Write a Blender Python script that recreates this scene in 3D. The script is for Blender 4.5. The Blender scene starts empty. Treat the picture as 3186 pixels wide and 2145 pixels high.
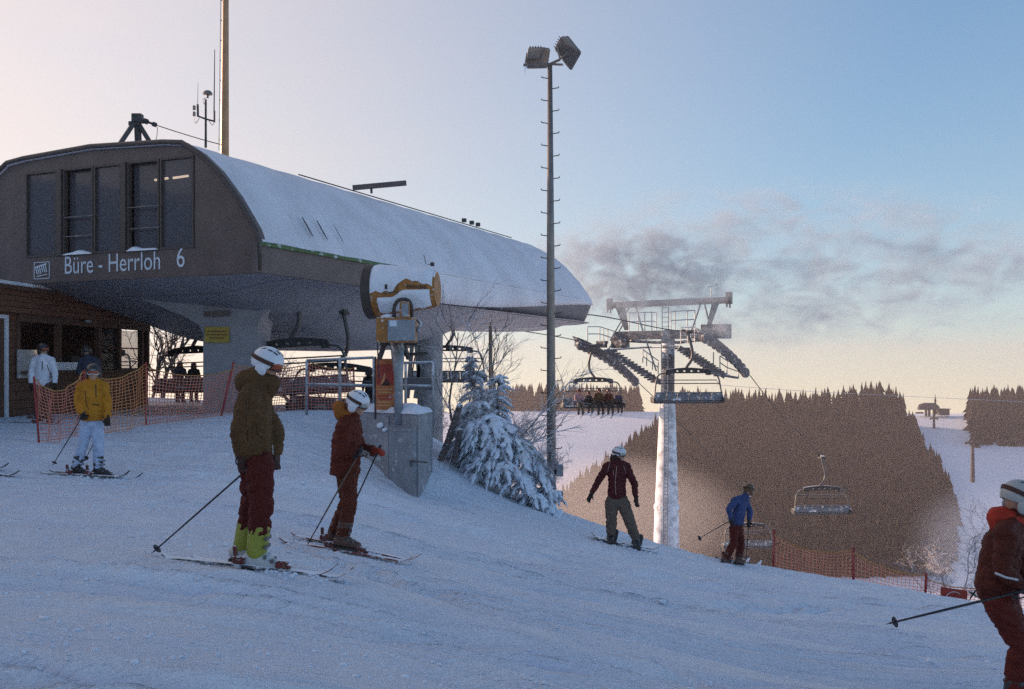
import bpy, bmesh, math, random
import numpy as np
from mathutils import Vector, Matrix

random.seed(7)
np.random.seed(7)
R = math.radians
scene = bpy.context.scene
COL = scene.collection

# ------------------------------------------------------------------ camera
F, CX, HY = 3000.0, 1593.0, 1130.0            # focal length in pixels of the 3186 x 2145 frame, centre, eye level row
cam_d = bpy.data.cameras.new('camera')
cam = bpy.data.objects.new('camera', cam_d)
COL.objects.link(cam)
cam.location = (0, 0, 0)                       # the eye is the origin; the snow lies 1.7 m and more below it
cam.rotation_euler = (R(90), 0, 0)
cam_d.sensor_width = 36.0
cam_d.lens = 36.0 * F / 3186.0
cam_d.shift_y = 57.5 / 3186.0
cam_d.clip_start = 0.1
cam_d.clip_end = 6000
scene.camera = cam

# ------------------------------------------------------------------ sky and sun
SUN_AZ = R(-64.0)          # left of the view direction
SUN_EL = R(10.5)
world = bpy.data.worlds.new('World')
scene.world = world
world.use_nodes = True
wn, wl = world.node_tree.nodes, world.node_tree.links
wn.clear()
w_out = wn.new('ShaderNodeOutputWorld')
w_bg = wn.new('ShaderNodeBackground')
w_sky = wn.new('ShaderNodeTexSky')
w_sky.sky_type = 'NISHITA'
w_sky.sun_disc = False
w_sky.sun_elevation = SUN_EL
w_sky.sun_rotation = SUN_AZ
w_sky.altitude = 700
w_sky.air_density = 1.5
w_sky.dust_density = 1.0
w_sky.ozone_density = 3.5
w_co = wn.new('ShaderNodeTexCoord')
w_add = wn.new('ShaderNodeVectorMath'); w_add.operation = 'ADD'
w_add.inputs[1].default_value = (0, 0, 0.10)   # the land falls away: its horizon lies below eye level
w_nor = wn.new('ShaderNodeVectorMath'); w_nor.operation = 'NORMALIZE'
wl.new(w_co.outputs['Generated'], w_add.inputs[0])
wl.new(w_add.outputs[0], w_nor.inputs[0])
wl.new(w_nor.outputs[0], w_sky.inputs[0])
# sun glow painted into the sky colour: pale and pinkish round the sun, gone on the far side of the sky
def w_math(op, a, b=None, c=None):
    q = wn.new('ShaderNodeMath'); q.operation = op
    for i, v in enumerate((a, b, c)):
        if v is None: continue
        if isinstance(v, (int, float)): q.inputs[i].default_value = v
        else: wl.new(v, q.inputs[i])
    return q.outputs[0]
w_dot = wn.new('ShaderNodeVectorMath'); w_dot.operation = 'DOT_PRODUCT'
w_dot.inputs[1].default_value = (math.sin(SUN_AZ) * math.cos(SUN_EL), math.cos(SUN_AZ) * math.cos(SUN_EL), math.sin(SUN_EL))
wl.new(w_co.outputs['Generated'], w_dot.inputs[0])
w_mr = wn.new('ShaderNodeMapRange'); w_mr.interpolation_type = 'SMOOTHSTEP'
w_mr.inputs['From Min'].default_value = 0.0; w_mr.inputs['From Max'].default_value = 1.05; w_mr.inputs['To Max'].default_value = 0.92
wl.new(w_dot.outputs['Value'], w_mr.inputs['Value'])
w_mp = wn.new('ShaderNodeMapping'); w_mp.inputs['Scale'].default_value = (1.6, 1.6, 5.0); wl.new(w_co.outputs['Generated'], w_mp.inputs[0])
w_nz = wn.new('ShaderNodeTexNoise'); w_nz.inputs['Scale'].default_value = 1.3; w_nz.inputs['Detail'].default_value = 4
wl.new(w_mp.outputs[0], w_nz.inputs['Vector'])
w_f = w_math('MULTIPLY', w_mr.outputs[0], w_math('MULTIPLY_ADD', w_nz.outputs[0], 0.5, 0.75))
w_sep = wn.new('ShaderNodeSeparateXYZ'); wl.new(w_nor.outputs[0], w_sep.inputs[0])
w_low = w_math('POWER', 2.718, w_math('MULTIPLY', w_math('MAXIMUM', w_sep.outputs[2], 0.0), -9.0))
w_vs = w_math('MULTIPLY_ADD', w_low, 1.0, 1.0)
w_vm = wn.new('ShaderNodeMix'); w_vm.data_type = 'RGBA'; wl.new(w_low, w_vm.inputs[0])
w_vm.inputs[6].default_value = (2.80, 2.36, 2.02, 1); w_vm.inputs[7].default_value = (3.15, 2.78, 2.12, 1)
w_vc = wn.new('ShaderNodeVectorMath'); w_vc.operation = 'SCALE'; wl.new(w_vm.outputs[2], w_vc.inputs[0])
w_gl = wn.new('ShaderNodeMapRange'); w_gl.interpolation_type = 'SMOOTHSTEP'; w_gl.inputs['From Min'].default_value = 0.45; w_gl.inputs['From Max'].default_value = 0.95; w_gl.inputs['To Max'].default_value = 0.30
wl.new(w_dot.outputs['Value'], w_gl.inputs['Value'])
wl.new(w_math('ADD', w_vs, w_gl.outputs[0]), w_vc.inputs['Scale'])
w_mix = wn.new('ShaderNodeMix'); w_mix.data_type = 'RGBA'
wl.new(w_math('MINIMUM', w_math('MAXIMUM', w_f, w_math('MULTIPLY', w_low, 0.74)), 1.0), w_mix.inputs[0]); wl.new(w_sky.outputs[0], w_mix.inputs[6]); wl.new(w_vc.outputs[0], w_mix.inputs[7])
wl.new(w_mix.outputs[2], w_bg.inputs[0])
w_bg.inputs[1].default_value = 0.10
wl.new(w_bg.outputs[0], w_out.inputs[0])

sun_d = bpy.data.lights.new('sun', 'SUN')
sun = bpy.data.objects.new('sun', sun_d)
COL.objects.link(sun)
sun_d.energy = 3.2
sun_d.angle = R(0.55)
sun_d.color = (1.0, 0.70, 0.46)
to_sun = Vector((math.sin(SUN_AZ) * math.cos(SUN_EL), math.cos(SUN_AZ) * math.cos(SUN_EL), math.sin(SUN_EL)))
sun.rotation_euler = to_sun.to_track_quat('Z', 'Y').to_euler()

scene.view_settings.view_transform = 'Standard'
scene.view_settings.look = 'None'
scene.view_settings.exposure = 1.45
scene.view_settings.gamma = 1.0
scene.view_settings.use_white_balance = True      # film stock with a slightly violet balance
scene.view_settings.white_balance_temperature = 6500
scene.view_settings.white_balance_tint = 16
scene.view_settings.use_curve_mapping = False
cy = scene.cycles
cy.max_bounces = 6
cy.diffuse_bounces = 3
cy.glossy_bounces = 3
cy.transmission_bounces = 4
cy.transparent_max_bounces = 12
cy.volume_bounces = 1
cy.use_denoising = False        # the photograph is grainy film; keep the fine texture of the snow
cy.sample_clamp_indirect = 4.0
cy.volume_step_rate = 0.6
cy.volume_max_steps = 256

# ------------------------------------------------------------------ helpers
def at(px, py, d):
    """the place d metres ahead that shows at this pixel of the photograph"""
    return Vector(((px - CX) * d / F, d, (HY - py) * d / F))

def hashn(ix, iy, seed):
    h = (ix.astype(np.int64) * 374761393 + iy.astype(np.int64) * 668265263 + seed * 974634777) & 0xffffffff
    h = ((h ^ (h >> 13)) * 1274126177) & 0xffffffff
    return ((h ^ (h >> 16)) & 0xffff) / 65535.0

def vnoise(x, y, seed=0):
    x = np.asarray(x, float); y = np.asarray(y, float)
    ix, iy = np.floor(x), np.floor(y)
    fx, fy = x - ix, y - iy
    fx = fx * fx * (3 - 2 * fx); fy = fy * fy * (3 - 2 * fy)
    a = hashn(ix, iy, seed); b = hashn(ix + 1, iy, seed)
    c = hashn(ix, iy + 1, seed); d = hashn(ix + 1, iy + 1, seed)
    return (a * (1 - fx) + b * fx) * (1 - fy) + (c * (1 - fx) + d * fx) * fy - 0.5

MATS = {}
def new_mat(name):
    m = bpy.data.materials.new(name)
    m.use_nodes = True
    MATS[name] = m
    return m, m.node_tree.nodes, m.node_tree.links, m.node_tree.nodes['Principled BSDF']

def mat(name, col, rough=0.6, metal=0.0, var=0.18, scale=8.0, bump=0.0, bscale=40.0, snow=0.0, snow_scale=6.0,
        frost=0.0, emit=0.0, spec=0.4, stretch=(1, 1, 1), sheen=0.0):
    """plain procedural surface: colour that wanders, a little relief, optional snow lying on faces that look up"""
    m, n, l, b = new_mat(name)
    b.inputs['Roughness'].default_value = rough
    b.inputs['Metallic'].default_value = metal
    b.inputs['Specular IOR Level'].default_value = spec
    if sheen: b.inputs['Sheen Weight'].default_value = sheen
    co = n.new('ShaderNodeTexCoord')
    mp = n.new('ShaderNodeMapping'); mp.inputs['Scale'].default_value = stretch
    l.new(co.outputs['Object'], mp.inputs[0])
    nz = n.new('ShaderNodeTexNoise'); nz.inputs['Scale'].default_value = scale; nz.inputs['Detail'].default_value = 5
    l.new(mp.outputs[0], nz.inputs['Vector'])
    rp = n.new('ShaderNodeValToRGB')
    rp.color_ramp.elements[0].position = 0.3; rp.color_ramp.elements[1].position = 0.72
    rp.color_ramp.elements[0].color = tuple(max(0, c * (1 - var)) for c in col) + (1,)
    rp.color_ramp.elements[1].color = tuple(min(1, c * (1 + var)) for c in col) + (1,)
    l.new(nz.outputs[0], rp.inputs[0])
    colour = rp.outputs[0]
    if snow or frost:
        geo = n.new('ShaderNodeNewGeometry')
        sp = n.new('ShaderNodeSeparateXYZ'); l.new(geo.outputs['Normal'], sp.inputs[0])
        n2 = n.new('ShaderNodeTexNoise'); n2.inputs['Scale'].default_value = snow_scale; n2.inputs['Detail'].default_value = 6
        l.new(co.outputs['Object'], n2.inputs['Vector'])
        ad = n.new('ShaderNodeMath'); ad.operation = 'MULTIPLY_ADD'
        ad.inputs[1].default_value = 1.0
        l.new(sp.outputs[2], ad.inputs[0]); l.new(n2.outputs[0], ad.inputs[2])
        ra = n.new('ShaderNodeMapRange')
        ra.inputs['From Min'].default_value = 1.15 - 0.6 * snow; ra.inputs['From Max'].default_value = 1.35 - 0.6 * snow
        l.new(ad.outputs[0], ra.inputs['Value'])
        fac = ra.outputs[0]
        if frost:
            rf = n.new('ShaderNodeMapRange'); rf.inputs['From Min'].default_value = 0.62 - 0.35 * frost
            rf.inputs['From Max'].default_value = 0.80 - 0.25 * frost; rf.inputs['To Max'].default_value = 0.9
            l.new(n2.outputs[0], rf.inputs['Value'])
            mx2 = n.new('ShaderNodeMath'); mx2.operation = 'MAXIMUM'
            l.new(fac, mx2.inputs[0]); l.new(rf.outputs[0], mx2.inputs[1]); fac = mx2.outputs[0]
        mx = n.new('ShaderNodeMix'); mx.data_type = 'RGBA'
        l.new(fac, mx.inputs[0]); l.new(colour, mx.inputs[6]); mx.inputs[7].default_value = (0.82, 0.85, 0.90, 1)
        colour = mx.outputs[2]
    l.new(colour, b.inputs['Base Color'])
    if bump:
        nb = n.new('ShaderNodeTexNoise'); nb.inputs['Scale'].default_value = bscale; nb.inputs['Detail'].default_value = 4
        l.new(mp.outputs[0], nb.inputs['Vector'])
        bp = n.new('ShaderNodeBump'); bp.inputs['Strength'].default_value = bump; bp.inputs['Distance'].default_value = 0.02
        l.new(nb.outputs[0], bp.inputs['Height']); l.new(bp.outputs[0], b.inputs['Normal'])
    if emit:
        b.inputs['Emission Color'].default_value = col + (1,)
        b.inputs['Emission Strength'].default_value = emit
    return m

ORIGIN = {}
def tag(o, label, cat, group=None, kind=None):
    if label: o['label'] = label
    if cat: o['category'] = cat
    if group: o['group'] = group
    if kind: o['kind'] = kind
    return o

def empty(name, loc, label, cat, group=None):
    o = bpy.data.objects.new(name, None)
    COL.objects.link(o)
    o.location = loc
    o.empty_display_size = 0.2
    ORIGIN[o.name] = Vector(loc)
    return tag(o, label, cat, group)

def link_mesh(name, me, m, parent=None, loc=None, smooth=True):
    """parts keep the frame of their thing; a thing made of one mesh gets its own base point"""
    o = bpy.data.objects.new(name, me)
    COL.objects.link(o)
    if m is not None and not me.materials:
        me.materials.append(MATS[m] if isinstance(m, str) else m)
    org = Vector((0, 0, 0))
    if parent is not None:
        org = ORIGIN.get(parent.name, Vector((0, 0, 0)))
        o.parent = parent
        ORIGIN[o.name] = org
    elif loc is not None:
        org = Vector(loc); o.location = org
        ORIGIN[o.name] = org
    if org.length > 0:
        me.transform(Matrix.Translation(-org))
    if smooth:
        me.polygons.foreach_set('use_smooth', [True] * len(me.polygons))
    me.update()
    return o

class MB:
    """collects boxes, bars, tubes and lathed shapes; build() links them as one mesh object"""
    def __init__(s): s.v = []; s.f = []
    def add(s, vs, fs):
        k = len(s.v)
        s.v += [tuple(v) for v in vs]; s.f += [tuple(i + k for i in f) for f in fs]
        return s
    def frame_box(s, c, ax, ay, az):
        c, ax, ay, az = Vector(c), Vector(ax), Vector(ay), Vector(az)
        vs = [c + ax * i + ay * j + az * k for i in (-1, 1) for j in (-1, 1) for k in (-1, 1)]
        return s.add(vs, [(0, 1, 3, 2), (4, 6, 7, 5), (0, 4, 5, 1), (2, 3, 7, 6), (0, 2, 6, 4), (1, 5, 7, 3)])
    def box(s, c, size, rz=0.0):
        ca, sa = math.cos(rz), math.sin(rz)
        return s.frame_box(c, (ca * size[0] / 2, sa * size[0] / 2, 0), (-sa * size[1] / 2, ca * size[1] / 2, 0), (0, 0, size[2] / 2))
    def bbox(s, c, ax, ay, az, bev=0.15):
        """box with chamfered edges along az"""
        c, ax, ay, az = Vector(c), Vector(ax), Vector(ay), Vector(az)
        k = 1 - bev
        ring = [(1, k), (k, 1), (-k, 1), (-1, k), (-1, -k), (-k, -1), (k, -1), (1, -k)]
        vs = []
        for z, q in ((-1, k), (-k, 1), (k, 1), (1, k)):
            vs += [c + ax * a * q + ay * b_ * q + az * z for a, b_ in ring]
        fs = [tuple(reversed(range(8))), tuple(range(24, 32))]
        for r_ in range(3):
            for i in range(8):
                j = (i + 1) % 8
                fs.append((r_ * 8 + i, r_ * 8 + j, r_ * 8 + 8 + j, r_ * 8 + 8 + i))
        return s.add(vs, fs)
    def bar(s, p0, p1, w, h=None, up=(0, 0, 1)):
        p0, p1 = Vector(p0), Vector(p1); h = h or w
        d = (p1 - p0); L = d.length
        if L < 1e-6: return s
        d /= L; u = Vector(up)
        if abs(d.dot(u)) > 0.98: u = Vector((0, 1, 0)) if abs(d.y) < 0.9 else Vector((1, 0, 0))
        x = d.cross(u).normalized(); z = x.cross(d).normalized()
        return s.frame_box((p0 + p1) / 2, x * w / 2, d * L / 2, z * h / 2)
    def tube(s, pts, r, n=8, caps=True, flat=1.0, up=(0, 0, 1)):
        pts = [Vector(p) for p in pts]
        rs = r if isinstance(r, (list, tuple)) else [r] * len(pts)
        k0 = len(s.v); prev = None
        for i, p in enumerate(pts):
            t = (pts[min(i + 1, len(pts) - 1)] - pts[max(i - 1, 0)])
            t = t.normalized() if t.length > 1e-9 else Vector((0, 0, 1))
            if prev is None:
                u = Vector(up)
                if abs(t.dot(u)) > 0.95: u = Vector((1, 0, 0))
                x = t.cross(u).normalized()
            else:
                x = (prev - t * prev.dot(t)).normalized()
            prev = x; y = t.cross(x)
            for a in range(n):
                th = 2 * math.pi * a / n
                s.v.append(tuple(p + x * math.cos(th) * rs[i] + y * math.sin(th) * rs[i] * flat))
        for i in range(len(pts) - 1):
            for a in range(n):
                b = (a + 1) % n
                s.f.append((k0 + i * n + a, k0 + i * n + b, k0 + (i + 1) * n + b, k0 + (i + 1) * n + a))
        if caps:
            s.f.append(tuple(k0 + a for a in reversed(range(n))))
            s.f.append(tuple(k0 + (len(pts) - 1) * n + a for a in range(n)))
        return s
    def cyl(s, p0, p1, r0, r1=None, n=16): return s.tube([p0, p1], [r0, r0 if r1 is None else r1], n)
    def ellipsoid(s, c, ax, ay, az, nu=12, nv=8):
        c, ax, ay, az = Vector(c), Vector(ax), Vector(ay), Vector(az)
        k = len(s.v)
        s.v.append(tuple(c + az))
        for i in range(1, nv):
            th = math.pi * i / nv
            for j in range(nu):
                ph = 2 * math.pi * j / nu
                s.v.append(tuple(c + ax * math.sin(th) * math.cos(ph) + ay * math.sin(th) * math.sin(ph) + az * math.cos(th)))
        s.v.append(tuple(c - az))
        for j in range(nu):
            s.f.append((k, k + 1 + j, k + 1 + (j + 1) % nu))
            e = k + 1 + (nv - 2) * nu
            s.f.append((e + (j + 1) % nu, e + j, k + 1 + (nv - 1) * nu))
        for i in range(nv - 2):
            for j in range(nu):
                a = k + 1 + i * nu
                s.f.append((a + j, a + nu + j, a + nu + (j + 1) % nu, a + (j + 1) % nu))
        return s
    def grid(s, rows):
        k = len(s.v); n = len(rows[0])
        for r_ in rows: s.v += [tuple(p) for p in r_]
        for i in range(len(rows) - 1):
            for j in range(n - 1):
                a = k + i * n + j
                s.f.append((a, a + 1, a + n + 1, a + n))
        return s
    def mesh(s, name):
        me = bpy.data.meshes.new(name)
        me.from_pydata(s.v, [], s.f); me.update()
        return me
    def build(s, name, m, parent=None, loc=None, smooth=False):
        return link_mesh(name, s.mesh(name), m, parent, loc, smooth)

def smooth_by_angle(o, ang=40):
    me = o.data
    bm = bmesh.new(); bm.from_mesh(me)
    for f in bm.faces: f.smooth = True
    for e in bm.edges:
        if len(e.link_faces) == 2 and e.calc_face_angle(0) > R(ang): e.smooth = False
    bm.to_mesh(me); bm.free()
    return o

def curve_pts(pts, n=6):
    """Catmull-Rom through the points"""
    P = [Vector(p) for p in pts]; out = []
    for i in range(len(P) - 1):
        a, b, c, d = P[max(i - 1, 0)], P[i], P[i + 1], P[min(i + 2, len(P) - 1)]
        for k in range(n):
            t = k / n
            out.append(0.5 * ((2 * b) + (c - a) * t + (2 * a - 5 * b + 4 * c - d) * t * t + (3 * b - a - 3 * c + d) * t ** 3))
    out.append(P[-1])
    return out

def copy_tree(o, parent=None):
    c = o.copy(); COL.objects.link(c); c.parent = parent
    if parent is not None: c.matrix_parent_inverse = Matrix()
    for ch in o.children: copy_tree(ch, c)
    return c

# ------------------------------------------------------------------ materials
def snow_material(name, streak):
    m, n, l, b = new_mat(name)
    co = n.new('ShaderNodeTexCoord')
    b.inputs['Roughness'].default_value = 0.55
    b.inputs['Specular IOR Level'].default_value = 0.25
    n1 = n.new('ShaderNodeTexNoise'); n1.inputs['Scale'].default_value = 1.4; n1.inputs['Detail'].default_value = 8
    l.new(co.outputs['Object'], n1.inputs['Vector'])
    rp = n.new('ShaderNodeValToRGB')
    rp.color_ramp.elements[0].position = 0.3; rp.color_ramp.elements[1].position = 0.7
    rp.color_ramp.elements[0].color = (0.74, 0.80, 0.92, 1); rp.color_ramp.elements[1].color = (0.84, 0.88, 0.95, 1)
    l.new(n1.outputs[0], rp.inputs[0]); l.new(rp.outputs[0], b.inputs['Base Color'])
    # crumbly grain
    n2 = n.new('ShaderNodeTexNoise'); n2.inputs['Scale'].default_value = 26.0; n2.inputs['Detail'].default_value = 9; n2.inputs['Roughness'].default_value = 0.7
    l.new(co.outputs['Object'], n2.inputs['Vector'])
    bp = n.new('ShaderNodeBump'); bp.inputs['Strength'].default_value = 0.6; bp.inputs['Distance'].default_value = 0.03
    l.new(n2.outputs[0], bp.inputs['Height'])
    nrm = bp.outputs[0]
    if streak:
        mp = n.new('ShaderNodeMapping'); mp.inputs['Rotation'].default_value = (0, 0, R(-6)); mp.inputs['Scale'].default_value = (1.1, 15.0, 1)
        l.new(co.outputs['Object'], mp.inputs[0])
        n3 = n.new('ShaderNodeTexNoise'); n3.inputs['Scale'].default_value = 1.0; n3.inputs['Detail'].default_value = 7; n3.inputs['Roughness'].default_value = 0.65
        l.new(mp.outputs[0], n3.inputs['Vector'])
        b2 = n.new('ShaderNodeBump'); b2.inputs['Strength'].default_value = 0.85; b2.inputs['Distance'].default_value = 0.10
        l.new(n3.outputs[0], b2.inputs['Height']); l.new(nrm, b2.inputs['Normal']); nrm = b2.outputs[0]
    l.new(nrm, b.inputs['Normal'])
    return m
snow_material('snow_ground', True)
snow_material('snow', False)
mat('roof_snow', (0.68, 0.67, 0.71), 0.65, var=0.10, scale=0.9, bump=0.5, bscale=10)
mat('skirt_dark', (0.15, 0.145, 0.16), 0.55, var=0.15, scale=1.5)
mat('dark_panel', (0.118, 0.084, 0.074), 0.45, var=0.15, scale=2, bump=0.05)
mat('rim_dark', (0.08, 0.06, 0.052), 0.5, var=0.15)
mat('hull', (0.29, 0.285, 0.31), 0.5, var=0.10, scale=1.2, bump=0.05, stretch=(1, 1, 4))
mat('fascia_dark', (0.12, 0.088, 0.084), 0.5, var=0.15, scale=2)
mat('green_stripe', (0.05, 0.12, 0.035), 0.55, var=0.3, scale=5, frost=0.2)
mat('letter_white', (0.62, 0.68, 0.76), 0.5, var=0.05)
mat('concrete', (0.30, 0.29, 0.30), 0.85, var=0.2, scale=3, bump=0.3, bscale=25)
mat('concrete_frost', (0.27, 0.27, 0.29), 0.85, var=0.25, scale=3, bump=0.3, bscale=25, snow=0.9, frost=0.04, snow_scale=5)
mat('steel', (0.20, 0.19, 0.19), 0.45, metal=0.6, var=0.2)
mat('steel_dark', (0.055, 0.05, 0.05), 0.5, metal=0.3, var=0.25)
mat('steel_frost', (0.12, 0.115, 0.125), 0.6, metal=0.2, var=0.25, snow=0.55, frost=0.12, snow_scale=5)
mat('galvanised', (0.30, 0.31, 0.33), 0.5, metal=0.5, var=0.2, snow=0.4, frost=0.05, snow_scale=12)
mat('rime_column', (0.34, 0.35, 0.39), 0.85, var=0.2, scale=1.6, bump=0.9, bscale=6, frost=0.85, snow_scale=2.2)
mat('mast_steel', (0.22, 0.185, 0.165), 0.34, metal=0.45, var=0.15, scale=5)
mat('post_steel', (0.34, 0.19, 0.10), 0.40, metal=0.3, var=0.15, scale=4)
mat('cable', (0.05, 0.045, 0.045), 0.5, metal=0.4)
mat('wood_dark', (0.15, 0.066, 0.040), 0.7, var=0.3, scale=5, bump=0.3, bscale=30, stretch=(1, 1, 8))
mat('wood_trim', (0.10, 0.050, 0.034), 0.7, var=0.3, scale=5, bump=0.2)
mat('white_paint', (0.66, 0.68, 0.74), 0.5, var=0.06)
mat('spruce', (0.021, 0.019, 0.015), 0.95, var=0.6, scale=0.22, spec=0.0)
mat('spruce_frost', (0.10, 0.095, 0.085), 0.85, var=0.35, scale=0.3, snow=0.25, snow_scale=0.6)
mat('bark', (0.085, 0.062, 0.052), 0.9, var=0.35, scale=10, bump=0.4)
mat('bark_frost', (0.13, 0.10, 0.095), 0.9, var=0.3, scale=10, snow=0.55, frost=0.1, snow_scale=20)
mat('twig_rime', (0.32, 0.27, 0.27), 0.9, var=0.3, scale=10, frost=0.4, snow_scale=8)
m, n, l, b = new_mat('dark_glass')
b.inputs['Base Color'].default_value = (0.14, 0.125, 0.135, 1); b.inputs['Roughness'].default_value = 0.07
tr = n.new('ShaderNodeBsdfTransparent'); tr.inputs[0].default_value = (0.55, 0.55, 0.58, 1)
mx = n.new('ShaderNodeMixShader'); mx.inputs[0].default_value = 0.38
l.new(b.outputs[0], mx.inputs[1]); l.new(tr.outputs[0], mx.inputs[2]); l.new(mx.outputs[0], n['Material Output'].inputs[0])
m, n, l, b = new_mat('clear_glass')
b.inputs['Base Color'].default_value = (0.10, 0.10, 0.10, 1); b.inputs['Roughness'].default_value = 0.06
tr = n.new('ShaderNodeBsdfTransparent'); tr.inputs[0].default_value = (0.85, 0.85, 0.85, 1)
mx = n.new('ShaderNodeMixShader'); mx.inputs[0].default_value = 0.7
l.new(b.outputs[0], mx.inputs[1]); l.new(tr.outputs[0], mx.inputs[2]); l.new(mx.outputs[0], n['Material Output'].inputs[0])
mat('tube_light', (1.0, 0.80, 0.52), 0.5, var=0.0, emit=5.0)

# ------------------------------------------------------------------ ground
ctrl = []
def cp(px, py, d):
    p = at(px, py, d); ctrl.append((p.x, p.y, p.z))
def cz(x, y, z): ctrl.append((x, y, z))
for a in ((790, 1772, 8.2), (1060, 1705, 10.8), (280, 1484, 15.5), (115, 1312, 20.6), (122, 1385, 17.5), (455, 1330, 20.0),
          (690, 1300, 21.0), (960, 1288, 22.5), (1110, 1290, 21.5), (1230, 1512, 18.6), (1292, 1548, 18.4), (1345, 1490, 19.2), (1440, 1470, 20.5),
          (1560, 1535, 20.2), (1716, 1590, 21.0), (1850, 1634, 20.2), (1935, 1703, 18.0), (2265, 1757, 19.9), (2410, 1776, 22.0), (2660, 1824, 21.0), (2885, 1860, 20.5), (3100, 2260, 7.4),
          (3186, 1905, 19.0), (1593, 2145, 5.9), (0, 2145, 5.0), (3186, 2145, 8.3), (1500, 1800, 11.0), (2000, 1850, 12.2), (2500, 1960, 11.0),
          (0, 1640, 10.0), (500, 1600, 11.5), (1100, 1500, 16.5)):
    cp(*a)
for a in ((-8, 2, -1.7), (0, 0, -1.75), (8, 2, -2.9), (0, -20, -1.8), (-20, -20, -0.5), (22, -20, -5.0), (20, 8, -5.2), (18, 18, -6.6),
          (-14, 14, -1.2), (-12.5, 27, -1.25), (-8.5, 27, -1.35), (-7, 24, -1.25), (-5, 33, -2.2), (-9, 42, -3.0), (-20, 30, -1.0), (-2.7, 31, -2.4), (-1.5, 25, -2.35), (-1, 38, -4.8),
          (1.0, 25.5, -4.9), (4.2, 26, -6.6), (7.5, 27.5, -7.9), (11, 26, -8.2), (15, 25, -8.6), (2, 33, -9.0), (9, 36, -13), (18, 36, -14),
          (0, 50, -13), (10, 56, -21), (24, 54, -22), (-14, 58, -8), (-32, 50, -3), (-30, 15, 0.0)):
    cz(*a)
C_ = np.array(ctrl)
def tps_fit(P, z, lam=0.02):
    n_ = len(P)
    d2 = ((P[:, None] - P[None]) ** 2).sum(-1)
    K = 0.5 * d2 * np.log(d2 + 1e-9); K[np.arange(n_), np.arange(n_)] = lam
    Q = np.c_[np.ones(n_), P]
    A = np.block([[K, Q], [Q.T, np.zeros((3, 3))]])
    return np.linalg.solve(A, np.r_[z, np.zeros(3)])
W_ = tps_fit(C_[:, :2], C_[:, 2])
def tps_eval(X, Y):
    X = np.asarray(X, float).ravel(); Y = np.asarray(Y, float).ravel()
    out = W_[-3] + W_[-2] * X + W_[-1] * Y
    for i in range(len(C_)):
        d2 = (X - C_[i, 0]) ** 2 + (Y - C_[i, 1]) ** 2
        out = out + W_[i] * 0.5 * d2 * np.log(d2 + 1e-9)
    return out
def sstep(a, b, x):
    t = np.clip((x - a) / (b - a), 0, 1); return t * t * (3 - 2 * t)
FD = np.array([-100, 20, 60, 100, 150, 200, 300, 380, 450, 520, 700, 960.0])
FZ = np.array([-4, -6, -20, -32, -44, -53, -47, -33, -24, -27, -55, -110.0])
def ground_z(X, Y, detail=True):
    X = np.asarray(X, float); Y = np.asarray(Y, float); sh = X.shape
    x, y = X.ravel(), Y.ravel()
    near = tps_eval(np.clip(x, -34, 26), np.clip(y, -22, 60))
    # added snow bank, unseen to the left, raised to keep the low sun off the piste
    edge = -np.maximum(21.0, 0.60 * y + 2.5)
    near = near + (7.5 + 0.24 * np.clip(y - 20, 0, 60)) * sstep(0.0, 5.0, edge - x) * sstep(84, 70, y) * sstep(-18, -4, y)
    far = np.interp(y, FD, FZ) + 2.5 * vnoise(x / 60, y / 60, 3) + 5.0 * vnoise(x / 190, y / 190, 4)
    far = far - 0.00022 * (x ** 2) * sstep(80, 260, y) * (x < 0) * 0.3
    w = np.maximum(sstep(44, 62, y) * sstep(30, 22, -x - 0.6 * y * (x < 0)), sstep(30, 70, np.abs(x) - np.where(x < 0, 26.0, 0.0)))
    z = near * (1 - w) + far * w
    if detail:
        # skied-out ridges and scrapes running along the slope
        c, s_ = math.cos(R(-7)), math.sin(R(-7))
        u = x * c + y * s_; v = -x * s_ + y * c
        a = sstep(36, 22, y)
        z = z + a * (0.095 * vnoise(u / 2.6, v / 0.42, 11) + 0.045 * vnoise(u / 0.9, v / 0.16, 12) + 0.07 * vnoise(u / 5, v / 1.6, 13) + 0.042 * vnoise(u / 1.5, v / 0.085, 16)
                     + 0.05 * vnoise(x / 0.20, y / 0.18, 14) * np.clip(vnoise(x / 3, y / 2, 15) * 4, 0, 1))
        # ski tracks: narrow grooves with a thrown-up edge, most along the slope, a few curved turns
        for (v0, sl, cu, wdt, dep, u0, u1) in TRACKS:
            q = v - (v0 + sl * u + cu * u * u)
            m_ = sstep(u0, u0 + 1.5, u) * sstep(u1, u1 - 1.5, u) * a
            for off in (0.0, 0.24):
                r_ = (q - off) / wdt
                z = z + m_ * dep * (-np.exp(-r_ * r_) + 0.55 * np.exp(-(r_ - 1.7) ** 2 * 1.6))
    return z.reshape(sh)
_tr = np.random.default_rng(77)
TRACKS = []
for _k in range(58):
    _v0 = 4.0 + 14.0 * _tr.random() ** 1.5; _u0 = _tr.uniform(-9, 3)
    TRACKS.append((_v0, _tr.normal(0, 0.10), _tr.normal(0, 0.012), _tr.uniform(0.04, 0.075) * (0.7 + _v0 / 14), _tr.uniform(0.045, 0.095), _u0, _u0 + _tr.uniform(3, 12)))
for _k in range(12):
    _v0 = 5.0 + 9.0 * _tr.random(); _u0 = _tr.uniform(-5, 3)
    TRACKS.append((_v0, _tr.normal(0, 0.35), _tr.normal(0, 0.06), _tr.uniform(0.06, 0.10), _tr.uniform(0.05, 0.09), _u0, _u0 + _tr.uniform(2.5, 5)))
def gz(x, y): return float(ground_z(np.array([x]), np.array([y]))[0])

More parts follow.
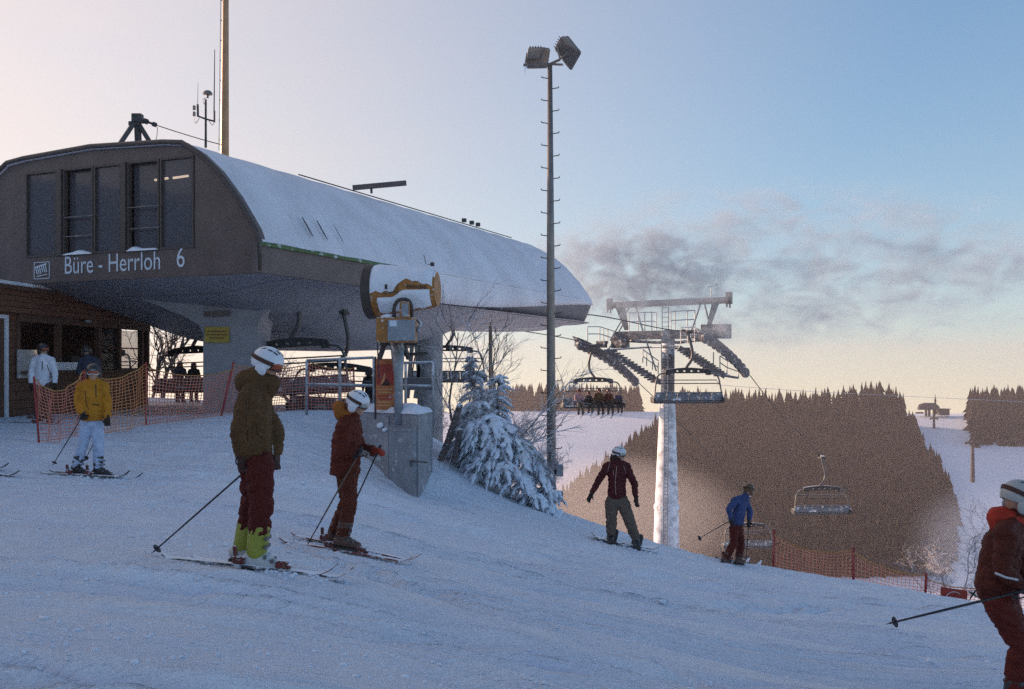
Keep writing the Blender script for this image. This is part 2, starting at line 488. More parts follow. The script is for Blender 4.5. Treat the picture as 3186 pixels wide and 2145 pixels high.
xs = np.unique(np.r_[np.arange(-900, -200, 50), np.arange(-200, -60, 12), np.arange(-60, -22, 2.5), np.arange(-22, -7, 0.25),
                     np.arange(-7, 8, 0.068), np.arange(8, 24, 0.25), np.arange(24, 60, 2.5), np.arange(60, 200, 12), np.arange(200, 901, 50)])
ys = [-100, -60, -40, -25, -15, -8, -4, -1, 1, 2, 3, 3.6]
y_ = 4.0
while y_ < 24: ys.append(y_); y_ += max(0.028, 0.0046 * y_)
while y_ < 75: ys.append(y_); y_ += 0.35
while y_ < 560: ys.append(y_); y_ += 6
while y_ < 960: ys.append(y_); y_ += 40
ys = np.array(ys)
GX, GY = np.meshgrid(xs, ys)
GZ = ground_z(GX, GY)
nx, ny = len(xs), len(ys)
me = bpy.data.meshes.new('ground')
co = np.stack([GX, GY, GZ], -1).reshape(-1, 3)
me.vertices.add(len(co)); me.vertices.foreach_set('co', co.ravel())
ii = (np.arange(ny - 1)[:, None] * nx + np.arange(nx - 1)[None]).ravel()
quads = np.stack([ii, ii + 1, ii + nx + 1, ii + nx], -1)
me.loops.add(quads.size); me.loops.foreach_set('vertex_index', quads.ravel())
me.polygons.add(len(quads)); me.polygons.foreach_set('loop_start', np.arange(0, quads.size, 4))
me.polygons.foreach_set('loop_total', np.full(len(quads), 4))
me.update(calc_edges=True); me.validate()
ground = link_mesh('ground', me, 'snow_ground')
tag(ground, 'snow covered slope, piste and far hillside', None, kind='structure')

# ------------------------------------------------------------------ the far wood
def spruce_arrays(h, r, layers, sides, rng, base=0.06):
    """layered skirts of a spruce, as vertices and triangles"""
    V, T = [], []
    for k in range(layers):
        f = k / layers
        z0 = h * (base + (1 - base) * f * 0.93); z1 = min(h, z0 + h * (1.75 / layers) * (1 - 0.3 * f))
        rr = r * (1 - f) ** 0.85 * (0.85 + 0.3 * rng.random())
        ph = rng.random() * 6.28
        a = len(V)
        V.append((rng.normal() * 0.03 * r, rng.normal() * 0.03 * r, z1))
        for j in range(sides):
            th = ph + 2 * math.pi * j / sides
            q = rr * (0.62 if j % 2 else 1.0) * (0.8 + 0.4 * rng.random())
            V.append((q * math.cos(th), q * math.sin(th), z0 - h * 0.035 * (0 if j % 2 else 1) + rng.normal() * 0.012 * h))
        for j in range(sides):
            T.append((a, a + 1 + j, a + 1 + (j + 1) % sides))
    return np.array(V), np.array(T)

rng = np.random.default_rng(5)
variants = [spruce_arrays(1.0, 0.17 + 0.03 * rng.random(), 6, 8, rng) for _ in range(8)]
def wood_mesh(name, spots, m, label):
    Vs, Ts, k = [], [], 0
    for (x, y, z, h, wd, vi) in spots:
        V, T = variants[vi]
        a = rng.random() * 6.28; c, s_ = math.cos(a), math.sin(a)
        P = np.stack([(V[:, 0] * c - V[:, 1] * s_) * h * wd + x, (V[:, 0] * s_ + V[:, 1] * c) * h * wd + y, V[:, 2] * h + z], -1)
        Vs.append(P); Ts.append(T + k); k += len(V)
    V = np.concatenate(Vs); T = np.concatenate(Ts)
    me = bpy.data.meshes.new(name)
    me.vertices.add(len(V)); me.vertices.foreach_set('co', V.ravel())
    me.loops.add(T.size); me.loops.foreach_set('vertex_index', T.ravel())
    me.polygons.add(len(T)); me.polygons.foreach_set('loop_start', np.arange(0, T.size, 3)); me.polygons.foreach_set('loop_total', np.full(len(T), 3))
    me.update(calc_edges=True)
    o = link_mesh(name, me, m, smooth=False)
    return tag(o, label, None, kind='stuff')

def wood_fill(n, pxr, dr, inside, hr=(10, 15)):
    out = []
    px = rng.uniform(pxr[0], pxr[1], n); d = np.sqrt(rng.uniform(dr[0] ** 2, dr[1] ** 2, n))
    x = (px - CX) * d / F
    z = ground_z(x, d, False)
    for i in range(n):
        if inside(px[i], d[i]):
            h = rng.uniform(*hr) * (1.0 + 0.45 * float(sstep(360, 420, d[i])))
            out.append((x[i], d[i], z[i] - 0.4, h, rng.uniform(1.1, 1.6), int(rng.integers(8))))
    return out
def in_main(p, d):
    # left edge climbs from the valley to the crest, right edge follows the piste
    left = np.interp(d, [200, 240, 300, 340, 372, 395, 430], [1640, 1690, 1745, 1900, 1990, 2060, 2150])
    right = np.interp(d, [200, 240, 280, 310, 340, 380, 430], [2930, 2965, 2965, 2950, 2920, 2865, 2795])
    left += 30 * float(vnoise(np.array([d / 9.0]), np.array([3.3]), 21)[0]); right += 40 * float(vnoise(np.array([d / 8.0]), np.array([9.3]), 22)[0])
    return left < p < right
spots = wood_fill(16000, (1540, 3030), (228, 425), in_main, (5, 9.5))
wood_mesh('spruce_wood', spots, 'spruce', 'dark hazy spruce wood filling the hillside across the valley')
spots = wood_fill(330, (1480, 2010), (455, 500), lambda p, d: p < 1990, (7, 10.5))
spots += wood_fill(420, (2990, 3330), (385, 455), lambda p, d: p > 3030 + (d - 385) * -0.2, (7, 11))
wood_mesh('distant_spruce_belt', spots, 'spruce', 'pale belt of spruces along the far snowy skyline')

# single spruces that stand out against the sky on the crest
sp_mesh = []
for k in range(5):
    V, T = spruce_arrays(1.0, 0.15 + 0.02 * k % 0.05, 11, 10, rng, 0.10)
    me = bpy.data.meshes.new('spruce_crown'); me.from_pydata([tuple(v) for v in V], [], [tuple(int(i) for i in t) for t in T]); me.update()
    me.materials.append(MATS['spruce']); sp_mesh.append(me)
trunk_me = MB().tube([(0, 0, -0.03), (0, 0, 0.5), (0, 0, 0.95)], [0.014, 0.009, 0.002], 6).mesh('spruce_trunk'); trunk_me.materials.append(MATS['bark'])
def crest_spruce(px, top, d, label, group, wd=1.0):
    x = (px - CX) * d / F
    z = float(ground_z(np.array([x]), np.array([d]), False)[0])
    zt = (HY - top) * d / F
    h = zt - z + 0.3
    o = empty('spruce_tree', (x, d, z - 0.3), label, 'tree', group)
    for nm, me_ in (('trunk', trunk_me), ('crown', random.choice(sp_mesh))):
        c = bpy.data.objects.new(nm, me_); COL.objects.link(c); c.parent = o
    o.scale = (h * wd, h * wd, h); o.rotation_euler = (0, 0, random.random() * 6)
    return o
prof = [(2120, 1196), (2155, 1196), (2190, 1200), (2300, 1198), (2450, 1200), (2560, 1198), (2640, 1185), (2700, 1176), (2760, 1180), (2805, 1195)]
p_ = 2118.0
while p_ < 2812:
    t = float(np.interp(p_, [a for a, b_ in prof], [b_ for a, b_ in prof]))
    crest_spruce(p_, t + random.choice((0, 0, 1)) * random.uniform(-10, 4) + random.uniform(2, 26), random.uniform(395, 428), 'one of the dark spruces along the crest of the wooded hill', 'spruces on the crest of the wood', random.uniform(1.0, 1.9))
    p_ += random.choice((random.uniform(3, 9), random.uniform(4, 17)))
crest_spruce(2910, 1222, 452, 'lone thin spruce behind the distant hilltop lift station', None, 0.7)
crest_spruce(3025, 1203, 430, 'pointed spruce at the piste edge, left of a pair on the right skyline', None, 1.1)
crest_spruce(3056, 1209, 432, 'pointed spruce at the piste edge, right of a pair on the right skyline', None, 1.0)

# ------------------------------------------------------------------ the lift station
E = Vector((0.4, 0.9165, 0)); Pp = Vector((-0.9165, 0.4, 0)); N0 = Vector((-5.08, 20.0, 0))
def S(l, u, z): return N0 + E * l + Pp * u + Vector((0, 0, z))
def u_px(px):
    t = (px - CX) / F
    return (-5.08 - 20.0 * t) / (0.4 * t + 0.9165)
WD = 9.4
half = [(0.0, 2.56), (0.10, 2.80), (0.27, 3.05), (0.58, 3.50), (1.08, 4.08), (1.55, 4.48), (2.05, 4.77), (2.6, 4.83), (4.7, 4.92)]
PROF = half + [(WD - u, z) for u, z in reversed(half[:-1])]
def prof_z(u):
    return float(np.interp(u, [a for a, b_ in PROF], [b_ for a, b_ in PROF]))
station = empty('lift_station', S(3.0, 4.7, -1.25), 'large chairlift station with snow covered curved roof and dark glazed end wall', 'lift station')

# roof: one curved panel per bay, each with a raised seam
LB = [-0.25, 1.35, 2.9, 4.45, 6.0, 7.55, 9.1, 10.65, 12.2, 13.75, 15.3, 16.85, 18.4, 19.5, 20.3, 20.9, 21.5, 22.0, 22.4, 22.75, 23.05, 23.3, 23.5]
def taper(l):
    t = min(max(0.0, (l - 18.6) / 5.0), 1.0)
    return max((1 - t ** 2.5) ** (1 / 2.5), 0.22)
def plan(l):
    t = min(max(0.0, (l - 19.2) / 4.5), 1.0)
    return max((1 - t ** 3) ** (1 / 3), 0.3)
def roof_pt(l, i, off=0.0):
    u, z = PROF[i]
    k = taper(l)
    uu = 4.7 + (u - 4.7) * plan(l); zz = 2.50 + (z - 2.56) * k
    return S(l, uu, zz + off)
def roof_strip(a, b):
    mb = MB(); ls = np.linspace(a, b, 4 if b - a > 1 else 2)
    n = len(PROF)
    rows = [[roof_pt(x, i, 0.015 * (1 if 0.05 < (x - a) / (b - a) < 0.95 else 0.0)) for i in range(n)] for x in ls]
    mb.grid(rows)
    low = [[roof_pt(x, i, -0.06) for i in range(n)] for x in (a, b)]
    mb.grid([list(reversed(r_)) for r_ in low])
    for r0, r1 in ((low[0], rows[0]), (rows[-1], low[1])): mb.grid([r0, r1])
    mb.grid([[rows[0][0]] + [low[0][0]], [rows[-1][0]] + [low[1][0]]])
    return mb
for k in range(len(LB) - 1):
    g = 0.005 if k < 12 else 0.0
    o = roof_strip(LB[k] + g, LB[k + 1] - g).build('roof_panel', 'roof_snow', station); smooth_by_angle(o, 50)
# lower snow-crusted shell of the front part, its dark skirt, and the nose
def shell_low(l): return 2.50 - 0.80 * float(sstep(5.4, 7.0, l)) + 0.72 * float(sstep(8.5, 23.5, l))
def shell_rows(fn, mir):
    rows = []
    for l_ in list(np.linspace(5.4, 19.5, 18)) + list(np.linspace(20.0, 23.5, 12)):
        du = plan(l_)
        rr = [S(l_, 4.7 + (u - 4.7) * du * mir, z) for u, z in fn(l_)]
        rows.append(rr if mir > 0 else list(reversed(rr)))
    return rows
def snow_skin(l):
    zb = shell_low(l)
    return ((0.05, 2.62), (0.0, 2.46), (-0.03, 2.46 * 0.6 + zb * 0.4), (-0.03, 2.46 * 0.3 + zb * 0.7), (0.05, zb), (0.12, zb - 0.01))
def skirt_skin(l):
    zb = shell_low(l)
    return ((0.06, zb + 0.01), (0.22, zb * 0.5 + 0.82), (0.42, 1.64))
for fn, nm, mt_ in ((snow_skin, 'shell_snow', 'roof_snow'), (skirt_skin, 'skirt', 'skirt_dark')):
    for mir in (1, -1):
        o = MB().grid(shell_rows(fn, mir)).build(nm, mt_, station, smooth=True)
k, kp = taper(23.5), plan(23.5)
cap = [((u - 4.7) * kp, 2.50 + (z - 2.56) * k) for u, z in PROF]
N_ = len(cap)
mb = MB()
vs = [S(23.5, 4.7 + a_, z) for a_, z in cap] + [S(23.66, 4.7 + a_ * 0.8, 2.46 + (z - 2.5) * 0.7) for a_, z in cap] + [S(23.6, 4.7 + a_ * 0.9, 2.38) for a_, z in cap]
mb.add(vs, [(i, i + 1, N_ + i + 1, N_ + i) for i in range(N_ - 1)] + [(N_ + i, N_ + i + 1, 2 * N_ + i + 1, 2 * N_ + i) for i in range(N_ - 1)])
mb.build('nose_shell', 'roof_snow', station, smooth=True)
mb = MB()
mb.grid([[S(23.6, 4.7 + a_ * 0.9, 2.38) for a_, z in cap], [S(23.45, 4.7 + a_ * 0.9, 1.64) for a_, z in cap]])
mb.build('nose_skirt', 'skirt_dark', station)

# dark fascia and the green edge along the eave
for u0, sg in ((0.0, 1), (WD, -1)):
    fb = MB(); fb.frame_box(S(2.66, u0 + sg * 0.06, 2.17), E * 3.0, Pp * 0.05, (0, 0, 0.31))
    fb.build('fascia', 'fascia_dark', station)
    fb = MB(); fb.frame_box(S(2.75, u0 - sg * 0.015, 2.455), E * 3.02, Pp * 0.035, (0, 0, 0.038))
    fb.build('green_edge', 'green_stripe', station)
# short ribs standing through the snow just above the eave
for l_ in (1.72, 2.28, 2.95):
    a, b_ = (0.11, 2.83), (0.40, 3.25)
    MB().frame_box(S(l_, 0.22, 3.06), E * (0.022 if l_ < 2.5 else 0.008), Pp * 0.05 + Vector((0, 0, 0.07)), Pp * 0.10 + Vector((0, 0, 0.16))).build('roof_rib', 'steel_dark', station)

# end wall
l0 = -0.16
uR, uL = u_px(622), u_px(98)
ZB, ZW0, ZW1 = 1.86, 2.46, 4.44
us = sorted(set([0.02, 0.1, 0.27, 0.58, 0.82, 1.08, 1.55, uR, 2.05, 2.6, 3.6, 4.7, 5.8, 6.8, uL, 7.35, 7.85, 8.32, 8.82, 9.13, 9.3, 9.38]))
ew = MB()
def strip(u0, u1, za0, za1, zb0, zb1):
    vs = [S(l, u, z) for l in (l0, l0 + 0.12) for u, z in ((u0, za0), (u1, zb0), (u1, zb1), (u0, za1))]
    ew.add(vs, [(0, 1, 2, 3), (7, 6, 5, 4), (0, 4, 5, 1), (3, 2, 6, 7), (0, 3, 7, 4), (1, 5, 6, 2)])
for a, b_ in zip(us[:-1], us[1:]):
    pa, pb = prof_z(a) - 0.03, prof_z(b_) - 0.03
    if a >= uR - 1e-6 and b_ <= uL + 1e-6:
        strip(a, b_, ZB, ZW0, ZB, ZW0); strip(a, b_, ZW1, pa, ZW1, pb)
    else:
        strip(a, b_, ZB, pa, ZB, pb)
ew.build('end_wall', 'dark_panel', station)
# dark edge trim round the gable
tr_ = MB(); pts = [S(-0.24, u, z - 0.06) for u, z in PROF]
tr_.tube([S(-0.22, 0.03, 1.9)] + pts + [S(-0.22, WD - 0.03, 1.9)], 0.06, 6)
tr_.build('gable_trim', 'rim_dark', station, smooth=True)
cols = [622, 514, 413, 398, 309, 214, 197, 98]
def zpx(py, u): return (HY - py) * (20 + 0.4 * u) / F
win_defs = [(622, 514, 0.0), (514, 413, 0.10), (398, 309, 0.0), (309, 214, 0.10), (197, 98, 0.0)]
for a, b_, rec in win_defs:
    ua, ub = u_px(a) + 0.015, u_px(b_) - 0.015
    uc, hw = (ua + ub) / 2, (ub - ua) / 2
    w = MB(); fr = 0.022
    for (cu, cz_, du, dz) in ((uc, ZW0 + fr, hw, fr), (uc, ZW1 - fr, hw, fr), (ua + fr, (ZW0 + ZW1) / 2, fr, (ZW1 - ZW0) / 2 - 2 * fr), (ub - fr, (ZW0 + ZW1) / 2, fr, (ZW1 - ZW0) / 2 - 2 * fr)):
        w.frame_box(S(l0 + 0.03, cu, cz_), E * 0.05, Pp * du, (0, 0, dz))
    wo = w.build('window', 'rim_dark', station)
    MB().frame_box(S(l0 + 0.05 + rec, uc, (ZW0 + ZW1) / 2), E * 0.008, Pp * (hw - 2 * fr), (0, 0, (ZW1 - ZW0) / 2 - 2 * fr)).build('pane', 'dark_glass', wo)
    if rec:
        for zz in ((2.95, 3.42) if a == 514 else (2.88, 3.32)):
            MB().cyl(S(l0 - 0.02, ua - 0.02, zz), S(l0 - 0.02, ub + 0.02, zz), 0.018, n=8).build('guard_rail', 'steel', wo, smooth=True)
        sn = MB(); n_ = 14
        rows = []
        for j in range(n_ + 1):
            t = j / n_; u = ua + (ub - ua) * t
            hgt = (0.05 + 0.05 * math.exp(-((t - (0.85 if a == 514 else 0.5)) / 0.18) ** 2)) * min(1, 6 * t + .2, 6 * (1 - t) + .2)
            rows.append([S(l0 - 0.06, u, ZW0), S(l0 - 0.05, u, ZW0 + hgt * 0.7), S(l0 + 0.0, u, ZW0 + hgt), S(l0 + 0.10, u, ZW0 + hgt * 1.2)])
        sn.grid(rows); sn.build('sill_snow', 'snow', wo, smooth=True)
for a, b_ in ((413, 398), (214, 197)):
    ua, ub = u_px(a), u_px(b_)
    MB().frame_box(S(l0 + 0.0, (ua + ub) / 2, (ZW0 + ZW1) / 2), E * 0.06, Pp * ((ub - ua) / 2 - 0.004), (0, 0, (ZW1 - ZW0) / 2)).build('wall_post', 'rim_dark', station)
# room behind the glass, with its two lit tubes
rm = MB()
rm.frame_box(S(2.4, 4.5, 2.2), E * 2.1, Pp * 3.2, (0, 0, 0.03)); rm.frame_box(S(4.5, 4.7, 3.25), E * 0.03, Pp * 2.6, (0, 0, 1.02))
rm.build('machine_floor', 'dark_panel', station)
for k, (xa, xb) in enumerate(((470, 510), (527, 573))):
    ua, ub = u_px(xb), u_px(xa)
    MB().cyl(S(0.12, ua, zpx(547 if k else 554, (ua + ub) / 2)), S(0.12, ub, zpx(549 if k else 556, (ua + ub) / 2)), 0.026, n=8).build('tube_light', 'tube_light', station, smooth=True)
# lettering
def text_on_wall(txt, px, py, hpx, name, parent, l=l0 - 0.012):
    cu = bpy.data.curves.new('lettering', 'FONT'); cu.body = txt; cu.size = 1.0; cu.extrude = 0.0
    to = bpy.data.objects.new('lettering', cu); COL.objects.link(to)
    dg = bpy.context.evaluated_depsgraph_get(); dg.update()
    me = bpy.data.meshes.new_from_object(to.evaluated_get(dg))
    bpy.data.objects.remove(to); bpy.data.curves.remove(cu)
    return me
def put_text(txt, px0, py0, px1, py1, parent, mname):
    """letters between two baseline pixels on the end wall"""
    me = text_on_wall(txt, 0, 0, 0, '', None)
    co = np.empty(len(me.vertices) * 3); me.vertices.foreach_get('co', co); co = co.reshape(-1, 3)
    wd = co[:, 0].max() - co[:, 0].min(); x0 = co[:, 0].min()
    u0, u1 = u_px(px0), u_px(px1)
    z0, z1 = zpx(py0, u0), zpx(py1, u1)
    sc = abs(u1 - u0) / wd
    out = np.empty_like(co)
    for i, (x, y, _) in enumerate(co):
        t = (x - x0) / wd
        p = S(l0 - 0.012, u0 + (u1 - u0) * t, z0 + (z1 - z0) * t + y * sc * 1.22)
        out[i] = p
    # one object for each letter: faces whose spans along the line overlap belong together
    fs = sorted((min(co[v, 0] for v in p.vertices), max(co[v, 0] for v in p.vertices), tuple(p.vertices)) for p in me.polygons)
    groups, end = [], -1e9
    for a, b_, vs in fs:
        if a > end + 1e-4: groups.append([])
        groups[-1].append(vs); end = max(end, b_)
    for g in groups:
        used = sorted({v for f in g for v in f}); idx = {v: i for i, v in enumerate(used)}
        m2 = bpy.data.meshes.new('letter'); m2.from_pydata([tuple(out[v]) for v in used], [], [tuple(idx[v] for v in f) for f in g]); m2.update()
        link_mesh('letter', m2, mname, parent, smooth=False)
    bpy.data.meshes.remove(me)
put_text('Büre - Herrloh', 221, 855, 516, 840, station, 'letter_white')
put_text('6', 568, 834, 592, 833, station, 'letter_white')
# square badge with its outline and slanting bars
bd = MB()
ua, ub = u_px(173), u_px(126); za, zb = 1.955, 2.335
for (cu, cz_, du, dz) in (((ua + ub) / 2, za, (ub - ua) / 2, 0.008), ((ua + ub) / 2, zb, (ub - ua) / 2, 0.008), (ua, (za + zb) / 2, 0.008, (zb - za) / 2 - 0.008), (ub, (za + zb) / 2, 0.008, (zb - za) / 2 - 0.008)):
    bd.frame_box(S(l0 - 0.012, cu, cz_), E * 0.004, Pp * du, (0, 0, dz))
W2 = ub - ua
for k in range(6):
    t = 0.14 + 0.125 * k
    uc = ub - W2 * t
    zt = zb - 0.10 + 0.012 * k
    hgt = 0.17 + 0.012 * (k % 3)
    bd.frame_box(S(l0 - 0.012, uc, zt - hgt / 2), E * 0.004, Pp * 0.013, Pp * -0.03 + Vector((0, 0, -hgt / 2)))
bd.frame_box(S(l0 - 0.012, (ua + ub) / 2 + 0.02, zb - 0.075), E * 0.0035, Pp * W2 * 0.36 + Vector((0, 0, -0.035)), (0, 0, 0.016))
bd.frame_box(S(l0 - 0.012, (ua + ub) / 2, za + 0.075), E * 0.0035, Pp * W2 * 0.34 + Vector((0, 0, -0.02)), (0, 0, 0.010))
bd.build('badge', 'letter_white', station)

# belly of the station: a long boat-shaped underside, in plates
def belly(l):
    return 1.30 * sstep(-0.5, 6.5, l) * (1 - 0.8 * sstep(9.5, 15, l))
sec = [(0.12, 0.0), (0.7, 0.04), (1.3, 0.22), (1.9, 0.72), (2.5, 0.97), (4.7, 1.0)]
sec = sec + [(WD - u, w) for u, w in reversed(sec[:-1])]
def hull_pt(l, i):
    u, w = sec[i]; k = plan(l)
    zb = 1.87 if l < 6 else 1.87 - 0.2 * sstep(6, 8, l)
    return S(l, 4.7 + (u - 4.7) * k, zb - belly(l) * w)
HB = [-0.10, 1.5, 3.0, 4.6, 6.2, 7.8, 9.4, 11.0, 13.0, 15.5, 18.0, 20.5, 23.55]
for a, b_ in zip(HB[:-1], HB[1:]):
    mb = MB(); rows = [[hull_pt(x, i) for i in range(len(sec))] for x in np.linspace(a - 0.01, b_ + 0.01, 5)]
    if HB.index(a) % 2: rows = [[p + Vector((0, 0, -0.006)) for p in r_] for r_ in rows]
    mb.grid([list(reversed(r_)) for r_ in rows])
    o = mb.build('hull_plate', 'hull', station, smooth=True)
# inner structure closing the body to light
mb = MB(); mb.frame_box(S(11.5, 4.7, 2.05), E * 11.1, Pp * 3.6, (0, 0, 0.05)); mb.build('inner_deck', 'steel_dark', station)
# pillars
pl = MB()
def ring(px0, px1, py, d, dep):
    a, b_ = at(px0, py, d), at(px1, py, d)
    return [a, b_, b_ + Vector((0.1, dep, 0)), a + Vector((0.1, dep, 0))]
rings = [ring(632, 806, 1290, 23.6, 0.9), ring(632, 800, 1040, 23.6, 0.9), ring(618, 802, 1010, 23.6, 1.0), ring(575, 815, 985, 23.6, 1.6), ring(500, 850, 955, 23.6, 2.6), ring(420, 880, 925, 23.6, 3.4)]
vs = [p for r_ in rings for p in r_]; fs = []
for r_ in range(len(rings) - 1):
    for i in range(4):
        j = (i + 1) % 4; fs.append((r_ * 4 + i, r_ * 4 + j, r_ * 4 + 4 + j, r_ * 4 + 4 + i))
pl.add(vs, fs)
smooth_by_angle(pl.build('pillar', 'hull', station), 35)
a = at(675, 976, 23.45)
MB().frame_box(a, (0.31, 0, 0.012), (0, 0.02, 0), (0, 0, 0.066)).build('plaque', 'fascia_dark', station)
mat('notice_yellow', (0.42, 0.30, 0.05), 0.6, var=0.15, scale=6)
mat('notice_print', (0.22, 0.09, 0.03), 0.6)
nb = MB().frame_box(at(675, 1042, 23.55), (0.30, 0, 0), (0, 0.01, 0), (0, 0, 0.19)).build('notice_board', 'notice_yellow', station)
pr = MB()
for k, w in enumerate((0.22, 0.25, 0.18)):
    pr.frame_box(at(675, 1042, 23.55) + Vector((0, -0.013, 0.08 - 0.08 * k)), (w, 0, 0), (0, 0.002, 0), (0, 0, 0.015))
pr.build('notice_text', 'notice_print', nb)
c2 = at(1338, 1350, 31.0)
MB().tube([c2 + Vector((0, 0, -0.4)), c2 + Vector((0, 0, 2.0)), c2 + Vector((0, 0, 3.6)), c2 + Vector((0, 0, 4.6))], [0.42, 0.40, 0.42, 0.7], 20).build('pillar', 'concrete', station, smooth=True)
# lattice props beside the round pillar
for xa, xb in ((1268, 1285), (1310, 1292), (1292, 1320)):
    MB().bar(at(xa, 1240, 30.2), at(xb, 1040, 30.2), 0.12).build('prop', 'steel', station)
MB().bar(at(1225, 1106, 29.5), at(1330, 1100, 29.5), 0.10).build('prop', 'steel_dark', station)

# ridge furniture
mb = MB(); a, b_ = at(1098, 585, 27.5), at(1264, 570, 27.5)
mb.bar(a, b_, 0.14, 0.13); mb.build('roof_arm', 'fascia_dark', station)
MB().bar(at(1155, 580, 27.5), at(1156, 602, 27.5), 0.06).build('arm_post', 'steel_dark', station)
rl = MB(); pts = [S(l_, 2.12, 4.79) for l_ in np.linspace(4.0, 17.5, 40)]
rl.tube([p + Vector((0, 0, 0.0)) for p in pts], 0.018, 5); rl.build('ridge_rail', 'steel_dark', station)
for l_ in (13.4, 14.0, 14.5):
    MB().box(S(l_, 2.1, 4.90), (0.16, 0.16, 0.12)).build('ridge_fitting', 'steel_dark', station)
# gantry with its stay
g = MB()
top = at(428, 372, 24.5)
for bx, by, dd in ((386, 452, -0.3), (408, 452, 0.6), (428, 452, 0.0), (470, 450, 0.2)):
    b2 = at(bx, by + 8, 24.5); b2.y += dd
    g.bar(b2, top + Vector((random.uniform(-.05, .05), 0, 0)), 0.10)
g.box(top + Vector((0, 0, 0.02)), (0.24, 0.2, 0.22)); g.box(top + Vector((-0.07, 0, -0.12)), (0.25, 0.2, 0.1))
gantry = empty('roof_gantry', at(428, 455, 24.5), 'dark four legged gantry on the station roof holding a stay wire', 'gantry')
g.build('legs', 'steel_dark', gantry)
tn = MB(); a, b_ = at(448, 376, 24.5), at(486, 390, 24.5)
tn.cyl(a, b_, 0.03); tn.cyl(a, a + (b_ - a) * 0.3, 0.07, n=10); tn.cyl(b_ - (b_ - a) * 0.28, b_, 0.06, n=10); tn.build('tensioner', 'steel_dark', gantry)
wr = MB(); wr.tube(curve_pts([b_, at(560, 414, 24.5), at(640, 438, 24.5), at(690, 451, 24.8)]), 0.012, 5); wr.tube(curve_pts([at(490, 396, 24.5), at(488, 425, 24.5), at(480, 448, 24.5)]), 0.008, 5)
wr.build('stay_wire', 'cable', gantry)
# antenna pole on the roof
ant = empty('antenna_mast', at(640, 452, 26.0), 'slim antenna pole with dome and whip aerials on the station roof', 'antenna')
d = 26.0
MB().tube([at(640, 460, d), at(640, 385, d), at(640, 310, d)], [0.035, 0.032, 0.03], 8).build('pole', 'steel_dark', ant)
a = at(646, 294, d)
dm = MB(); rows = []
for k in range(7):
    th = k / 6 * math.pi / 2; rr = 0.13 * math.cos(th); zz = 0.11 * math.sin(th)
    rows.append([a + Vector((rr * math.cos(t), rr * math.sin(t), zz)) for t in np.linspace(0, 2 * math.pi, 15)])
dm.grid(rows); dm.cyl(a + Vector((0, 0, -0.1)), a, 0.03); dm.cyl(a + Vector((0, 0, -0.004)), a + Vector((0, 0, 0.002)), 0.13, n=14); dm.build('dome', 'mast_steel', ant, smooth=True)
ar = MB(); ar.tube([at(616, 362, d), at(640, 371, d), at(667, 378, d)], 0.025, 6); ar.tube([at(616, 364, d), at(615, 325, d)], 0.03, 6); ar.tube([at(667, 381, d), at(667, 345, d)], 0.025, 6); ar.build('cross_arm', 'steel_dark', ant)
MB().tube([at(666, 350, d), at(668, 155, d)], [0.018, 0.010], 6).build('whip', 'steel_dark', ant)
MB().tube([at(615, 325, d), at(616, 258, d)], [0.008, 0.005], 5).build('whip', 'steel', ant)
for py in (336, 355):
    MB().bbox(at(604, py, d), (0.035, 0, 0), (0, 0.03, 0), (0, 0, 0.06)).build('receiver', 'mast_steel', ant)
cb = MB(); cb.tube(curve_pts([at(604, 365, d), at(609, 384, d), at(620, 368, d)]), 0.008, 4); cb.tube(curve_pts([at(650, 376, d), at(660, 390, d), at(666, 382, d)]), 0.008, 4); cb.tube(curve_pts([at(640, 305, d), at(631, 312, d), at(636, 325, d)]), 0.008, 4); cb.build('aerial_cable', 'cable', ant)
# tall mast behind the roof
d = 34.0
tm = empty('tall_mast', at(700, 1240, d), 'tall bare steel mast rising behind the station roof out of the picture', 'mast')
MB().tube([at(699, 1250, d), at(699, 450, d), at(702, 0, d), at(703, -260, d)], [0.165, 0.145, 0.105, 0.09], 20).build('shaft', 'post_steel', tm, smooth=True)
lw = MB(); lw.tube([at(681, 470, d), at(688, -100, d)], 0.012, 5)
for py in range(-60, 470, 62): lw.bar(at(682 + (470 - py) * 0.012, py, d), at(692 + (470 - py) * 0.01, py, d), 0.03)
lw.build('climbing_line', 'steel', tm)

# ------------------------------------------------------------------ timber hut under the station
hut = empty('timber_hut', at(230, 1255, 24.5), 'dark brown timber hut with glazed serving window under the station', 'hut')
K0, K1 = Vector((-11.75, 17.0, 0)), Vector((-10.97, 29.0, 0))
KD = (K1 - K0); KL = KD.length; KD = KD / KL; KN = Vector((KD.y, -KD.x, 0))       # outward, to the right
def K(w, n_, z): return K0 + KD * w + KN * n_ + Vector((0, 0, z))
def w_of(px):
    t = (px - CX) / F
    return (t * K0.y - K0.x) / (KD.x - t * KD.y)
def plank(w0, w1, z0, z1, n0=0.0, th=0.05, m='wood_dark', name='plank'):
    return MB().frame_box(K((w0 + w1) / 2, n0, (z0 + z1) / 2), KD * ((w1 - w0) / 2 - 0.004), KN * th / 2, (0, 0, (z1 - z0) / 2 - 0.006)).build(name, m, hut)
wa, wb, wc = w_of(48), w_of(305), KL
for k in range(4): plank(0.0, KL + 0.3, 1.14 + 0.13 * k, 1.27 + 0.13 * k, 0.12 + 0.012 * (k % 2), 0.10)          # roof edge boards
MB().frame_box(K(KL / 2 - 0.5, -1.6, 1.70), KD * (KL / 2 + 0.9), KN * 1.9, (0, 0, 0.05)).build('roof', 'wood_trim', hut)
MB().frame_box(K(KL / 2 - 0.5, -1.6, 1.79), KD * (KL / 2 + 0.8), KN * 1.8, (0, 0, 0.05)).build('roof_snow', 'snow', hut)
for k in range(6): plank(wa, KL, -1.45 + 0.2 * k, -1.25 + 0.2 * k, 0.0 + 0.008 * (k % 2))                          # below the counter
